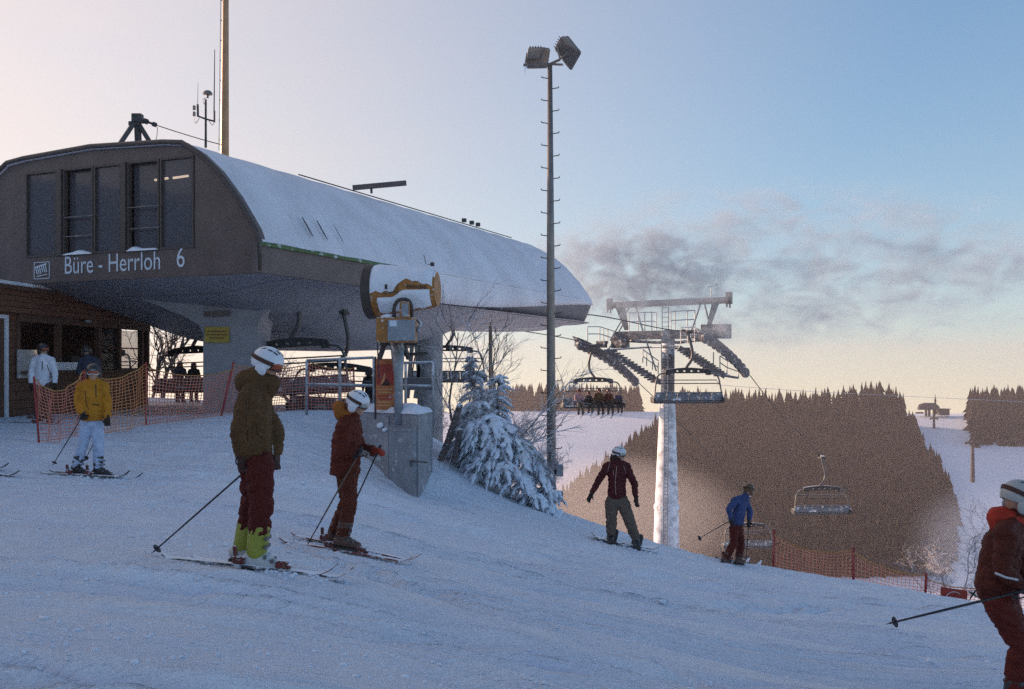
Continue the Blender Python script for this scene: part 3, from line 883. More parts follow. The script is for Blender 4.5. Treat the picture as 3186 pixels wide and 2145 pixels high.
for k in range(13): plank(0, w_of(18), -1.45 + 0.2 * k, -1.25 + 0.2 * k, 0.0 + 0.008 * (k % 2))
for k in range(12): plank(w_of(18), wa, -1.25 + 0.2 * k, -1.05 + 0.2 * k, 0.0 + 0.008 * (k % 2))
MB().frame_box(K((wa + KL) / 2, 0.10, -0.22), KD * ((KL - wa) / 2), KN * 0.22, (0, 0, 0.03)).build('counter', 'wood_trim', hut)
MB().frame_box(K((wa + wb) / 2 + 0.4, 0.05, -0.08), KD * 0.9, KN * 0.10, (0, 0, 0.10)).build('counter_snow', 'snow', hut)
for px in (50, 180, 305, 368, 438, 456):
    MB().frame_box(K(w_of(px), 0.0, 0.47), KD * 0.06, KN * 0.07, (0, 0, 0.66)).build('post', 'wood_trim', hut)
MB().frame_box(K((wa + KL) / 2, 0.0, 1.12), KD * ((KL - wa) / 2), KN * 0.10, (0, 0, 0.16)).build('lintel', 'wood_trim', hut)
for a, b_ in ((305, 368), (368, 438)):
    w0, w1 = w_of(a) + 0.06, w_of(b_) - 0.06
    fo = MB(); fo.frame_box(K((w0 + w1) / 2, 0.0, 0.42), KD * ((w1 - w0) / 2), KN * 0.02, (0, 0, 0.02)); fo = fo.build('window_bar', 'wood_trim', hut)
    MB().frame_box(K((w0 + w1) / 2, -0.03, 0.38), KD * ((w1 - w0) / 2), KN * 0.005, (0, 0, 0.55)).build('pane', 'clear_glass', fo)
# back and far walls leave a window open to the light
MB().frame_box(K(KL / 2 - 0.6, -3.45, 0.2), KD * (KL / 2 + 0.7), KN * 0.05, (0, 0, 1.5)).build('back_wall', 'wood_dark', hut)
MB().frame_box(K(KL, -1.6, -0.75), KD * 0.05, KN * 1.6, (0, 0, 0.6)).build('far_wall', 'wood_dark', hut)
MB().frame_box(K(KL, -2.15, 0.55), KD * 0.05, KN * 1.30, (0, 0, 0.7)).build('far_wall', 'wood_dark', hut)
MB().frame_box(K(KL / 2, -1.6, -1.2), KD * (KL / 2), KN * 1.55, (0, 0, 0.04)).build('floor', 'wood_dark', hut)
for k, (w, hgt) in enumerate(((wb + 0.8, 0.9), (wb + 1.5, 0.55), (wb + 2.4, 0.75))):
    MB().frame_box(K(w, -1.3 - 0.3 * k, -0.35), KD * 0.22, KN * 0.25, (0, 0, hgt / 2 + 0.1)).build('machine', 'steel_dark', hut)
# door in its white frame
w0, w1 = w_of(-60), w_of(14)
for (a, b_, z0, z1) in ((w0, w0 + 0.1, -1.3, 1.0), (w1 - 0.1, w1, -1.3, 1.0), (w0, w1, 1.0, 1.08)):
    MB().frame_box(K((a + b_) / 2, 0.05, (z0 + z1) / 2), KD * (b_ - a) / 2, KN * 0.05, (0, 0, (z1 - z0) / 2)).build('door_frame', 'white_paint', hut)
MB().frame_box(K((w0 + w1) / 2, 0.035, -0.15), KD * ((w1 - w0) / 2 - 0.1), KN * 0.02, (0, 0, 1.13)).build('door', 'wood_trim', hut)
# price board on the wall, small lamp
mat('board_pale', (0.42, 0.40, 0.40), 0.7, var=0.25, scale=12)
MB().frame_box(K((w_of(50) + w_of(110)) / 2, 0.10, -0.02), KD * 0.5, KN * 0.02, (0, 0, 0.33)).build('price_board', 'board_pale', hut)
mat('hut_lamp', (1.0, 0.75, 0.42), 0.5, var=0, emit=2.5)
MB().ellipsoid(K(w_of(105), 0.16, 0.33), (0.05, 0, 0), (0, 0.05, 0), (0, 0, 0.07)).build('lamp', 'hut_lamp', hut, smooth=True)
MB().ellipsoid(K(w_of(250), 0.20, 1.08), (0.10, 0, 0), (0, 0.10, 0), (0, 0, 0.05)).build('spot_lamp', 'galvanised', hut, smooth=True)

# ------------------------------------------------------------------ floodlight mast
d = 21.0
fm = empty('floodlight_mast', at(1715, 1590, d), 'tall floodlight mast with climbing pegs standing beside the snowy bush', 'mast')
MB().tube([at(1716, 1640, d), at(1715, 1300, d), at(1713, 760, d), at(1711, 203, d)], [0.105, 0.10, 0.083, 0.052], 14).build('shaft', 'mast_steel', fm, smooth=True)
def mast_x(py): return 1716 - (1600 - py) * 0.0036
py = 245
k = 0
while py < 1500:
    for sx in (-1, 1):
        yy = py + (32 if sx > 0 else 0)
        r_ = 0.055 + (yy - 203) * 0.000036
        p0 = at(mast_x(yy), yy, d) + Vector((sx * r_, 0, 0)); p1 = p0 + Vector((sx * 0.125, -0.02, 0.018))
        pg = MB(); pg.tube([p0 - Vector((sx * 0.03, 0, 0)), p1], 0.011, 6); pg.tube([p1, p1 + Vector((sx * 0.008, 0, 0.035))], 0.010, 5)
        pg.build('climbing_peg', 'steel_dark', fm)
    py += 70; k += 1
ca = MB(); ca.tube([at(1628, 203, d), at(1711, 200, d), at(1742, 186, d)], 0.030, 8); ca.tube([at(1711, 200, d), at(1748, 215, d) + Vector((0, -0.3, 0))], 0.025, 8); ca.build('cross_arm', 'mast_steel', fm)
mat('lamp_glass', (0.25, 0.24, 0.22), 0.15, var=0.1)
def floodlight(c, ax, ay, az, depth):
    """a floodlight housing: wide front rim, sloping back, cooling ribs, stirrup"""
    c, ax, ay, az = [Vector(v) for v in (c, ax, ay, az)]
    h = MB(); rings = []
    for t, k1, k2 in ((1.0, 1.0, 1.0), (0.82, 1.0, 1.0), (0.80, 0.94, 0.94), (0.15, 0.80, 0.78), (-0.3, 0.60, 0.52), (-0.34, 0.3, 0.25)):
        rr = []
        for (a, b_) in ((-1, -.86), (-.88, -1), (.88, -1), (1, -.86), (1, .86), (.88, 1), (-.88, 1), (-1, .86)):
            rr.append(c + ax * a * k1 + ay * b_ * k2 + az * depth * t)
        rings.append(rr)
    k = len(rings[0]); h.add([p for r_ in rings for p in r_], [(i * k + j, i * k + (j + 1) % k, (i + 1) * k + (j + 1) % k, (i + 1) * k + j) for i in range(len(rings) - 1) for j in range(k)] + [tuple((len(rings) - 1) * k + j for j in range(k))])
    for q in range(5):
        h.frame_box(c + az * depth * -0.02 + ax * (-0.5 + 0.25 * q), ax * 0.02, ay * 0.74, az * depth * 0.28)
    ho = h.build('floodlight', 'mast_steel', fm)
    MB().frame_box(c + az * depth * 0.985, ax * 0.95, ay * 0.93, az * 0.006).build('lens', 'lamp_glass', ho)
    return ho
floodlight(at(1665, 170, d), (0.235, 0.05, 0.02), (0.03, -0.06, 0.20), (0.35, 0.85, -0.15), 0.22)
floodlight(at(1752, 152, d), (0.10, -0.20, 0.14), (-0.15, -0.04, 0.17), (0.75, 0.45, -0.38), 0.20)
st = MB(); st.bar(at(1634, 200, d), at(1640, 165, d), 0.03); st.bar(at(1682, 196, d), at(1690, 170, d), 0.03); st.bar(at(1742, 186, d), at(1733, 140, d), 0.03); st.bar(at(1742, 186, d), at(1775, 155, d), 0.03); st.build('stirrup', 'mast_steel', fm)
mat('ice', (0.75, 0.80, 0.88), 0.15, var=0.05)
for px, ln in ((1631, 26), (1635, 34), (1639, 18)):
    MB().tube([at(px, 203, d), at(px, 203 + ln, d)], [0.012, 0.002], 6).build('icicle', 'ice', fm)
for y0, y1 in ((1445, 1482), (1528, 1560)):
    bx_ = MB().bbox((at(1741, (y0 + y1) / 2, d)), (0.075, 0, 0), (0, 0.10, 0), (0, 0, (y1 - y0) / 2 * d / F), 0.08).build('switch_box', 'galvanised', fm)

# ------------------------------------------------------------------ chairlift chairs
CW = 1.80       # half width of the bench
mat('chair_dark', (0.035, 0.033, 0.034), 0.5, metal=0.2, var=0.25, snow=0.1)
mat('chair_tube', (0.10, 0.095, 0.095), 0.45, metal=0.5, var=0.2, snow=0.1)
mat('pad_dark', (0.045, 0.045, 0.05), 0.75, var=0.25, snow=0.75, snow_scale=9)
mat('pad_back', (0.13, 0.145, 0.17), 0.7, var=0.2, scale=3, frost=0.22, snow_scale=4)
def make_chair(label):
    root = empty('lift_chair', (0, 0, 0), label, 'chair', None)
    g = MB(); g.bbox((0, 0, 0.02), (0.16, 0, 0), (0, 0.30, 0), (0, 0, 0.10), 0.2); g.cyl((0, -0.3, 0.10), (0, -0.3, -0.02), 0.09); g.cyl((0, 0.3, 0.10), (0, 0.3, -0.02), 0.09); g.bar((-.1, 0, 0), (0.3, 0, 0.14), 0.09)
    g.build('grip', 'chair_dark', root)
    MB().tube(curve_pts([(0, 0, 0), (-0.10, 0, -0.35), (-0.24, 0, -0.95), (-0.20, 0, -1.40), (0.02, 0, -1.72), (0.10, 0, -1.86)], 5), 0.072, 10).build('hanger', 'chair_tube', root, smooth=True)
    bm_ = MB()                                       # truss beam with real holes
    xs_ = [-1.12, -0.62, -0.50, -0.26, -0.12, 0.12, 0.26, 0.50, 0.62, 1.12]
    top = lambda x: -1.80 - 0.10 * (abs(x) / 1.12) ** 1.6
    for sgn in (-1,):
        for i in range(len(xs_) - 1):
            a, b_ = xs_[i], xs_[i + 1]
            for z0, z1 in ((-2.10, -2.02), (None, -1.95)):
                if z0 is None:
                    vs = [(x, y, z) for y in (-.07, .07) for x, z in ((a, -1.95), (b_, -1.95), (b_, top(b_)), (a, top(a)))]
                else:
                    vs = [(x, y, z) for y in (-.07, .07) for x, z in ((a, z0), (b_, z0), (b_, z1), (a, z1))]
                bm_.add(vs, [(3, 2, 1, 0), (4, 5, 6, 7), (0, 1, 5, 4), (2, 3, 7, 6), (0, 4, 7, 3), (1, 2, 6, 5)])
            if i % 2 == 0:
                bm_.box(((a + b_) / 2, 0, -1.985), (b_ - a, 0.137, 0.075))
    bm_.box((-1.08, 0, -2.06), (0.24, 0.2, 0.26)); bm_.box((1.08, 0, -2.06), (0.24, 0.2, 0.26))
    bm_.build('beam', 'chair_dark', root)
    for sx in (-1, 1):
        MB().tube(curve_pts([(sx * 1.0, 0, -2.10), (sx * 1.30, 0, -2.10), (sx * 1.52, 0.0, -2.17), (sx * 1.66, 0.02, -2.42), (sx * 1.74, 0.06, -2.9), (sx * 1.80, 0.12, -3.35), (sx * 1.80, 0.05, -3.62)], 5), 0.042, 8).build('side_tube', 'chair_tube', root, smooth=True)
        MB().bbox((sx * 1.84, -0.02, -3.45), (0.07, 0, 0), (0, 0.30, 0), (0, 0, 0.16), 0.3).build('side_plate', 'chair_dark', root)
    MB().tube([(-1.70, 0.04, -2.62), (1.70, 0.04, -2.62)], 0.028, 6).build('cross_rail', 'chair_dark', root)
    for k in range(6):
        x = -1.5 + 0.6 * k
        MB().bbox((x, -0.18, -3.52), (0.285, 0, 0), (0, 0.26, 0.02), (0, -0.005, 0.055), 0.25).build('seat_pad', 'pad_dark', root)
        MB().bbox((x, 0.13, -3.30), (0.285, 0, 0), (0, 0.05, 0.0), (0, 0.05, 0.19), 0.2).build('back_pad', 'pad_back', root)
    MB().tube([(-1.78, 0.20, -3.09), (1.78, 0.20, -3.09)], 0.035, 8).build('back_rail', 'chair_dark', root)
    MB().tube([(-1.78, 0.10, -3.60), (1.78, 0.10, -3.60)], 0.045, 8).build('seat_rail', 'chair_dark', root)
    MB().tube([(-1.72, 0.05, -2.75), (-1.66, -0.35, -2.45), (1.66, -0.35, -2.45), (1.72, 0.05, -2.75)], 0.026, 6).build('safety_bar', 'chair_dark', root)
    return root
chair0 = make_chair('x')
first = [True]
def place_chair(px, py, d, rz, label, scale=1.0, up=True, tilt=0.0):
    """grip at this pixel"""
    o = chair0 if first[0] else copy_tree(chair0)
    first[0] = False
    o.location = at(px, py, d); o.rotation_euler = (0, tilt, rz); o.scale = (scale,) * 3
    o['label'] = label; o['group'] = 'chairs of the chairlift'
    return o
RIDE = place_chair(1845, 1078, 56.5, R(12), 'lift chair carrying five seated people, left of the lift tower')
place_chair(2140, 1035, 49.5, R(188), 'empty lift chair seen from behind, in front of the lift tower column')
place_chair(2556, 1424, 62.0, R(184), 'empty lift chair hanging against the dark wood, right of the tower')
place_chair(2328, 1548, 69.0, R(186), 'lift chair low behind the skier in the blue jacket')
place_chair(903, 878, 24.2, R(172), 'lift chair parked under the station hull, above the white helmet of the tall skier', 0.78, tilt=R(3))
place_chair(1068, 972, 25.5, R(170), 'lift chair behind the railing between the two large skiers', 0.74, tilt=R(-3))
place_chair(600, 935, 29.0, R(160), 'lift chair left of the station pillar in front of the bare trees', 0.76, tilt=R(2))
place_chair(1395, 960, 35.0, R(176), 'lift chair half hidden behind the round concrete pillar', 0.74)
place_chair(330, 960, 31.0, R(150), 'lift chair seen through the hut window', 0.7)

# ------------------------------------------------------------------ lift tower
T = at(2079, 1130, 56.0)
et, pt = Vector((0.6, 0.8, 0)), Vector((-0.8, 0.6, 0))
tw = empty('lift_tower', at(2076, 1760, 56.0), 'rime covered chairlift tower with sheave trains, catwalks and ladder', 'lift tower')
def TP(px, py, dd=0.0): return at(px, py, 56.0 + dd)
MB().tube([TP(2073, 1800), TP(2074, 1576), TP(2077, 1240)], [0.80, 0.68, 0.44], 18).build('lower_column', 'rime_column', tw, smooth=True)
MB().tube([TP(2074, 1584), TP(2074, 1571)], 0.74, 18).build('flange', 'rime_column', tw)
MB().tube([TP(2077, 1240), TP(2079, 1060)], [0.40, 0.38], 16).build('upper_column', 'steel_frost', tw, smooth=True)
hd = MB(); hd.add([TP(2055, 1066, -.4), TP(2102, 1066, -.4), TP(2090, 1026, -.4), TP(2066, 1026, -.4), TP(2055, 1066, .4), TP(2102, 1066, .4), TP(2090, 1026, .4), TP(2066, 1026, .4)],
                  [(3, 2, 1, 0), (4, 5, 6, 7), (0, 1, 5, 4), (2, 3, 7, 6), (0, 4, 7, 3), (1, 2, 6, 5)]); hd.build('head', 'galvanised', tw)
# cross arm, sagging a little towards the head
a, b_ = TP(1915, 1046, 1.8), TP(2245, 1038, -1.8)
MB().bar(a, b_, 0.55, 0.50).build('cross_arm', 'steel_frost', tw)
MB().tube([a + Vector((0.9, 0, -0.3)), TP(2040, 1066, 0.3), TP(2115, 1066, -0.3), b_ + Vector((-0.9, 0, -0.3))], 0.10, 6).build('arm_brace', 'steel_frost', tw)
# service gantry above
MB().bar(TP(1895, 951, 1.9), TP(2270, 934, -1.9), 0.34, 0.36).build('gantry_beam', 'steel', tw)
for px, py in ((1897, 947), (2268, 928)):
    e_ = MB(); p = TP(px, py, 1.9 if px < 2000 else -1.9)
    e_.frame_box(p, (0.14, -0.1, 0), (0.06, 0.09, 0), (0, 0, 0.34)); e_.frame_box(p + Vector((0.05, 0, -0.42)), (0.04, 0, 0), (0, 0.05, 0), (0, 0, 0.14)); e_.frame_box(p + Vector((-0.12, 0, -0.40)), (0.04, 0, 0), (0, 0.05, 0), (0, 0, 0.12))
    e_.build('beam_end', 'steel', tw)
for pts in (((1914, 956), (1946, 956), (1957, 1028), (1943, 1028), 1.6), ((2215, 941), (2240, 938), (2212, 1016), (2198, 1018), -1.6)):
    q = MB(); dd = pts[4]
    vs = [TP(x, y, dd - 0.12) for x, y in pts[:4]] + [TP(x, y, dd + 0.12) for x, y in pts[:4]]
    q.add(vs, [(3, 2, 1, 0), (4, 5, 6, 7), (0, 1, 5, 4), (2, 3, 7, 6), (0, 4, 7, 3), (1, 2, 6, 5)]); q.build('gantry_leg', 'steel', tw)
for x0, y0, x1, y1, dd in ((1962, 950, 1898, 1060, 1.5), (1978, 952, 2003, 1040, 1.0), (2180, 944, 2152, 1030, -1.0), (2191, 942, 2206, 1002, -1.3), (1950, 990, 1895, 1085, 1.7), (2010, 1058, 2042, 1155, 0.6)):
    MB().bar(TP(x0, y0, dd), TP(x1, y1, dd), 0.085).build('gantry_strut', 'galvanised', tw)
def ladder(x0, y0, x1, y1, w, n_, dd=0.0, name='ladder'):
    L_ = MB(); 
    for s_ in (-1, 1): L_.bar(TP(x0 + s_ * w / 2, y0, dd), TP(x1 + s_ * w / 2, y1, dd), 0.05)
    for i in range(n_):
        t = (i + 0.5) / n_; x, y = x0 + (x1 - x0) * t, y0 + (y1 - y0) * t
        L_.bar(TP(x - w / 2, y, dd), TP(x + w / 2, y, dd), 0.035)
    return L_.build(name, 'galvanised', tw)
ladder(2070, 950, 2070, 1040, 20, 6, -0.4)
ladder(2068, 1064, 2068, 1240, 20, 22, -0.55)
ladder(2074, 1240, 2068, 1760, 12, 46, -0.80)
def railing(pts, posts, h, dd, r_=0.032):
    rl = MB()
    for k in (1.0, 0.5):
        rl.tube([TP(x, y - h * k, dd + ddx) for x, y, ddx in pts], r_, 5)
    for x, y, ddx in posts: rl.tube([TP(x, y, dd + ddx), TP(x, y - h, dd + ddx)], r_, 5)
    return rl.build('railing', 'galvanised', tw)
railing([(1957, 1030, 0), (2028, 1028, 0), (2042, 1030, 1.5)], [(1957, 1030, 0), (1985, 1030, 0), (2006, 1030, 0), (2028, 1028, 0), (2042, 1030, 1.5)], 56, 0.8)
railing([(2087, 1026, 0), (2162, 1022, 0), (2138, 1024, 1.4)], [(2087, 1026, 0), (2100, 1026, 0), (2138, 1024, 1.4), (2162, 1022, 0)], 56, -0.8)
railing([(1828, 1062, 0), (1866, 1062, 0), (1910, 1076, 0.6)], [(1828, 1062, 0), (1866, 1062, 0), (1878, 1066, 0), (1891, 1070, .3), (1910, 1076, .6)], 45, 1.2)
railing([(2000, 1130, 0), (2048, 1165, 0)], [(2000, 1130, 0), (2012, 1140, 0), (2030, 1152, 0), (2048, 1165, 0)], 42, 2.0)
railing([(2240, 1150, 0), (2262, 1165, 0), (2298, 1178, 0)], [(2220, 1138, 0), (2240, 1150, 0), (2262, 1165, 0), (2298, 1178, 0)], 42, -0.8)
railing([(2118, 1070, 0), (2162, 1068, 0)], [(2118, 1070, 0), (2140, 1070, 0), (2150, 1070, 0), (2162, 1068, 0)], 50, -1.5)
# stepped catwalks beside the sheaves
for (x0, y0, x1, y1, dd, n_) in ((1893, 1090, 2052, 1192, 1.4, 15), (2118, 1082, 2250, 1172, -1.0, 15)):
    for s_ in (-0.42, 0.42):
        MB().bar(TP(x0 - 6, y0, dd + s_), TP(x1 + 6, y1, dd + s_), 0.07, 0.30).build('stringer', 'steel_frost', tw)
    for i in range(n_):
        t = (i + 0.5) / n_; p = TP(x0 + (x1 - x0) * t, y0 + (y1 - y0) * t, dd)
        MB().frame_box(p, (0.42, -0.10, 0), (0.05, 0.38, 0), (0, 0, 0.05)).build('step', 'steel_frost', tw)
mb = MB(); mb.bar(TP(2245, 1168, -1), TP(2292, 1176, -1), 0.8, 0.12); mb.build('landing', 'steel_frost', tw)
# sheave trains: wheels in a row between side beams
def sheaves(path, n_, name='sheave_train'):
    P = [at(*p) for p in path]; C = curve_pts(P, 8)
    seg = [0.0]
    for a, b_ in zip(C[:-1], C[1:]): seg.append(seg[-1] + (b_ - a).length)
    b1 = MB(); off = Vector((0.12, -0.16, 0))
    for i in range(0, len(C) - 2, 2):
        b1.bar(C[i] - off * 1.2 + Vector((0, 0, 0.02)), C[i + 2] - off * 1.2 + Vector((0, 0, 0.02)), 0.16, 0.52)
        b1.bar(C[i] - off * 2.6 + Vector((0, 0, 0.30)), C[i + 2] - off * 2.6 + Vector((0, 0, 0.30)), 0.05, 0.10)
        b1.bar(C[i] - off * 1.4, C[i] - off * 2.6 + Vector((0, 0, 0.30)), 0.06)
    bo = b1.build('sheave_beam', 'steel_frost', tw)
    for k in range(n_):
        s_ = seg[-1] * (k + 0.4) / n_
        i = max(j for j in range(len(seg)) if seg[j] <= s_)
        i = min(i, len(C) - 2)
        p = C[i] + (C[i + 1] - C[i]) * ((s_ - seg[i]) / (seg[i + 1] - seg[i]))
        w = MB(); ax = Vector((0.6, -0.8, 0)) * 0.075
        p2 = p + Vector((0, 0, -0.17))
        w.cyl(p2 - ax, p2 - ax * 0.4, 0.29, n=18); w.cyl(p2 - ax * 0.4, p2 + ax * 0.4, 0.25, n=18); w.cyl(p2 + ax * 0.4, p2 + ax, 0.29, n=18); w.cyl(p2 - ax * 1.4, p2 + ax * 1.4, 0.06, n=8)
        w.build('sheave', 'steel_frost', tw)
    return C
CL = sheaves([(1800, 1064, 56.6), (1838, 1080, 57.6), (1888, 1108, 58.8), (1940, 1146, 60.0), (1984, 1188, 61.2)], 12)
CR = sheaves([(2190, 1040, 51.6), (2226, 1062, 52.6), (2268, 1096, 53.8), (2302, 1130, 54.8), (2326, 1160, 55.6)], 10)
for p, sz in ((TP(1930, 1068, 1.6), (1.0, 0.5, 0.6)), (TP(2228, 1032, -1.6), (1.5, 0.8, 0.8)), (TP(2180, 1050, -1.6), (0.5, 0.5, 0.5)), (TP(1872, 1072, 1.6), (0.6, 0.3, 0.4))):
    MB().box(p, sz, R(-37)).build('sheave_mount', 'steel_frost', tw)
wv = MB(); wv.tube([TP(2213, 930, -1.8), TP(2213, 892, -1.8)], 0.03, 5); wv.tube([TP(2204, 893, -1.8), TP(2228, 889, -1.8)], 0.022, 5); wv.tube([TP(2229, 889, -1.8), TP(2229, 881, -1.8)], 0.04, 6); wv.build('wind_gauge', 'galvanised', tw)
MB().tube([TP(1880, 1090, 1.5), TP(2000, 1082, .8), TP(2110, 1078, -1)], 0.06, 6).build('tie_bar', 'steel_frost', tw)
# ropes
rp_ = curve_pts([S(20.0, 2.2, 1.95), at(1846, 981, 42.0), at(2056, 1022, 48.5), at(2170, 1036, 51.2)], 6) + CR[1:] + curve_pts([at(2336, 1172, 56.0), at(2430, 1292, 58.5), at(2556, 1424, 62.0), at(2790, 1730, 68.0), at(2960, 1945, 72.0)], 6)
tag(MB().tube(rp_, 0.026, 6).build('haul_rope', 'cable', None, loc=at(1846, 981, 42.0), smooth=True), 'haul rope over the right sheave train of the tower', 'rope', 'haul ropes')
rp_ = curve_pts([S(20.0, 7.2, 1.95), at(1560, 1020, 46.0), at(1750, 1051, 54.0), at(1790, 1060, 56.2)], 6) + CL[1:] + curve_pts([at(1996, 1200, 61.6), at(2110, 1312, 64.0), at(2328, 1548, 69.0), at(2440, 1680, 72.0), at(2620, 1890, 76.0)], 6)
tag(MB().tube(rp_, 0.026, 6).build('haul_rope', 'cable', None, loc=at(1750, 1051, 54.0), smooth=True), 'haul rope over the left sheave train of the tower', 'rope', 'haul ropes')
tag(MB().tube(curve_pts([at(2230, 1198, 58), at(2500, 1217, 60), at(2850, 1235, 62), at(3260, 1254, 64)], 8), 0.011, 4).build('signal_wire', 'galvanised', None, loc=at(2850, 1235, 62)), 'pale thin wire crossing in front of the far wood', 'wire')

# ------------------------------------------------------------------ snow gun on its bunker
mat('gun_yellow', (0.34, 0.135, 0.025), 0.5, var=0.2, scale=6, frost=0.08, snow_scale=14)
mat('gun_dark', (0.06, 0.045, 0.038), 0.6, var=0.2)
mat('gun_snow', (0.74, 0.76, 0.82), 0.8, var=0.06, scale=4, bump=0.4, bscale=20)
mat('cabinet_grey', (0.24, 0.26, 0.29), 0.55, var=0.15, scale=4, frost=0.05)
gd = 18.6
gun = empty('snow_gun', at(1232, 1300, gd), 'yellow fan snow gun plastered with snow on a pole above the bunker', 'snow gun')
c0, c1 = at(1166, 908, gd + 0.14), at(1362, 900, gd - 0.02)
ax = (c1 - c0); AL = ax.length; ax = ax / AL
uz = Vector((0, 0, 1)) - ax * ax.z; uz.normalize(); uy = uz.cross(ax)
def barrel_pt(t, ang, r_): return c0 + ax * AL * t + (uy * math.cos(ang) + uz * math.sin(ang)) * r_
def br(t): return float(np.interp(t, [-0.05, 0.0, 0.08, 0.2, 0.9, 1.0], [0.50, 0.51, 0.49, 0.46, 0.37, 0.33]))
rows = [[barrel_pt(t, a, br(t)) for a in np.linspace(0, 2 * math.pi, 33)] for t in (-0.02, 0.0, 0.04, 0.08, 0.2, 0.4, 0.6, 0.8, 0.9, 1.0)]
mb = MB().grid(rows); mb.add([barrel_pt(1.0, a, br(1.0)) for a in np.linspace(0, 2 * math.pi, 33)[:-1]], [tuple(range(32))])
smooth_by_angle(mb.build('barrel', 'gun_yellow', gun), 40)
# nozzle ring, funnel and grille at the mouth
rows = [[barrel_pt(t, a, r_) for a in np.linspace(0, 2 * math.pi, 33)] for t, r_ in ((0.0, 0.44), (-0.10, 0.47), (-0.12, 0.50), (-0.10, 0.535), (0.03, 0.525))]
smooth_by_angle(MB().grid(rows).build('nozzle_ring', 'gun_dark', gun), 50)
gl = MB()
for k in range(8):
    a = k * math.pi / 8
    gl.bar(barrel_pt(-0.02, a, 0.46), barrel_pt(-0.02, a + math.pi, 0.46), 0.014)
for r_ in (0.15, 0.30): gl.tube([barrel_pt(-0.025, a, r_) for a in np.linspace(0, 2 * math.pi, 25)], 0.007, 4, caps=False)
gl.build('grille', 'gun_dark', gun)
mb = MB().cyl(barrel_pt(0.02, 0, 0), barrel_pt(0.4, 0, 0), 0.16); mb.add([barrel_pt(0.45, a, 0.45) for a in np.linspace(0, 2 * math.pi, 17)[:-1]], [tuple(range(16))]); mb.build('fan_hub', 'gun_dark', gun)
# snow crust: an upper blanket and a lower apron, each with a ragged edge
def crust(t0, t1, a0f, a1f, th, seed):
    mb = MB(); nt, na = 22, 16; rows = []
    for i in range(nt + 1):
        t = t0 + (t1 - t0) * i / nt; rr = []
        for j in range(na + 1):
            q = j / na; a = a0f(t) + (a1f(t) - a0f(t)) * q
            nn = float(vnoise(np.array([t * 14]), np.array([a * 6.0]), seed)[0])
            edge = min(1, 7 * q + 0.05, 7 * (1 - q) + 0.05, 8 * (i / nt) + .1, 8 * (1 - i / nt) + .1)
            rr.append(barrel_pt(t, a, br(t) + 0.006 + th * edge * (1 + 0.5 * nn)))
        rows.append(rr)
    return mb.grid(rows)
# angle 0 faces away from the viewer, pi towards the viewer, pi/2 up
e1 = lambda t: math.pi + 0.10 - 0.55 * float(sstep(0.35, 0.55, t)) + 0.35 * t * float(sstep(0.5, 1.0, t)) + 0.05 * math.sin(t * 40)
smooth_by_angle(crust(0.03, 0.97, lambda t: 0.1, e1, 0.045, 31).build('snow_blanket', 'gun_snow', gun), 60)
e2 = lambda t: math.pi + 0.32 - 0.30 * float(sstep(0.35, 0.55, t)) + 0.06 * t
e3 = lambda t: math.pi + 1.12 + 0.04 * math.sin(t * 33)
smooth_by_angle(crust(0.13, 0.93, e2, e3, 0.055, 32).build('snow_apron', 'gun_snow', gun), 60)
# fork and cabinet
fk = MB()
fk.tube(curve_pts([at(1228, 1000, gd - 0.50), at(1226, 960, gd - 0.62), at(1240, 935, gd - 0.62), at(1268, 934, gd - 0.60), at(1280, 955, gd - 0.58), at(1282, 1000, gd - 0.5)], 5), 0.035, 8)
fk.build('fork', 'gun_dark', gun, smooth=True)
MB().bbox(at(1260, 965, gd - 0.60), (0.095, 0, 0), (0, 0.06, 0), (0, 0, 0.15), 0.15).build('control_panel', 'gun_yellow', gun)
MB().frame_box(at(1260, 965, gd - 0.665), (0.065, 0, 0), (0, 0.006, 0), (0, 0, 0.125)).build('panel_cover', 'cabinet_grey', gun)
cab = MB().bbox(at(1235, 1028, gd - 0.38), (0.36, 0, 0), (0, 0.24, 0), (0, 0, 0.235), 0.06).build('control_cabinet', 'gun_yellow', gun)
MB().frame_box(at(1249, 1028, gd - 0.635), (0.255, 0, 0), (0, 0.012, 0), (0, 0, 0.195)).build('cabinet_door', 'cabinet_grey', cab)
MB().frame_box(at(1223, 1007, gd - 0.652), (0.065, 0, 0), (0, 0.004, 0), (0, 0, 0.055)).build('cabinet_label', 'letter_white', cab)
MB().ellipsoid(at(1205, 986, gd - 0.45), (0.13, 0, 0), (0, 0.18, 0), (0.03, 0, 0.05)).build('cabinet_snow', 'gun_snow', cab, smooth=True)
mb = MB(); mb.box(at(1345, 823, gd), (0.07, 0.08, 0.07)); mb.tube([at(1330, 823, gd), at(1345, 823, gd)], 0.008, 5); mb.tube([at(1326, 823, gd), at(1318, 792, gd)], 0.006, 4); mb.build('sensor', 'gun_dark', gun)
mb = MB(); mb.box(at(1201, 893, gd - 0.55), (0.05, 0.05, 0.09)); mb.build('latch', 'gun_dark', gun)
mb = MB(); mb.bar(at(1196, 914, gd - 0.54), at(1236, 907, gd - 0.54), 0.02); mb.build('latch_bar', 'gun_dark', gun)
# letters on the yellow side strip
mat('gun_print', (0.10, 0.045, 0.02), 0.6)
mb = MB()
for k in range(7):
    mb.frame_box(barrel_pt(0.60 + 0.045 * k, math.pi - 0.10 + 0.012 * k, br(0.6 + 0.045 * k) + 0.008), ax * 0.018, uy * 0.004, uz * 0.030 + ax * 0.008)
mb.build('side_print', 'gun_print', gun)
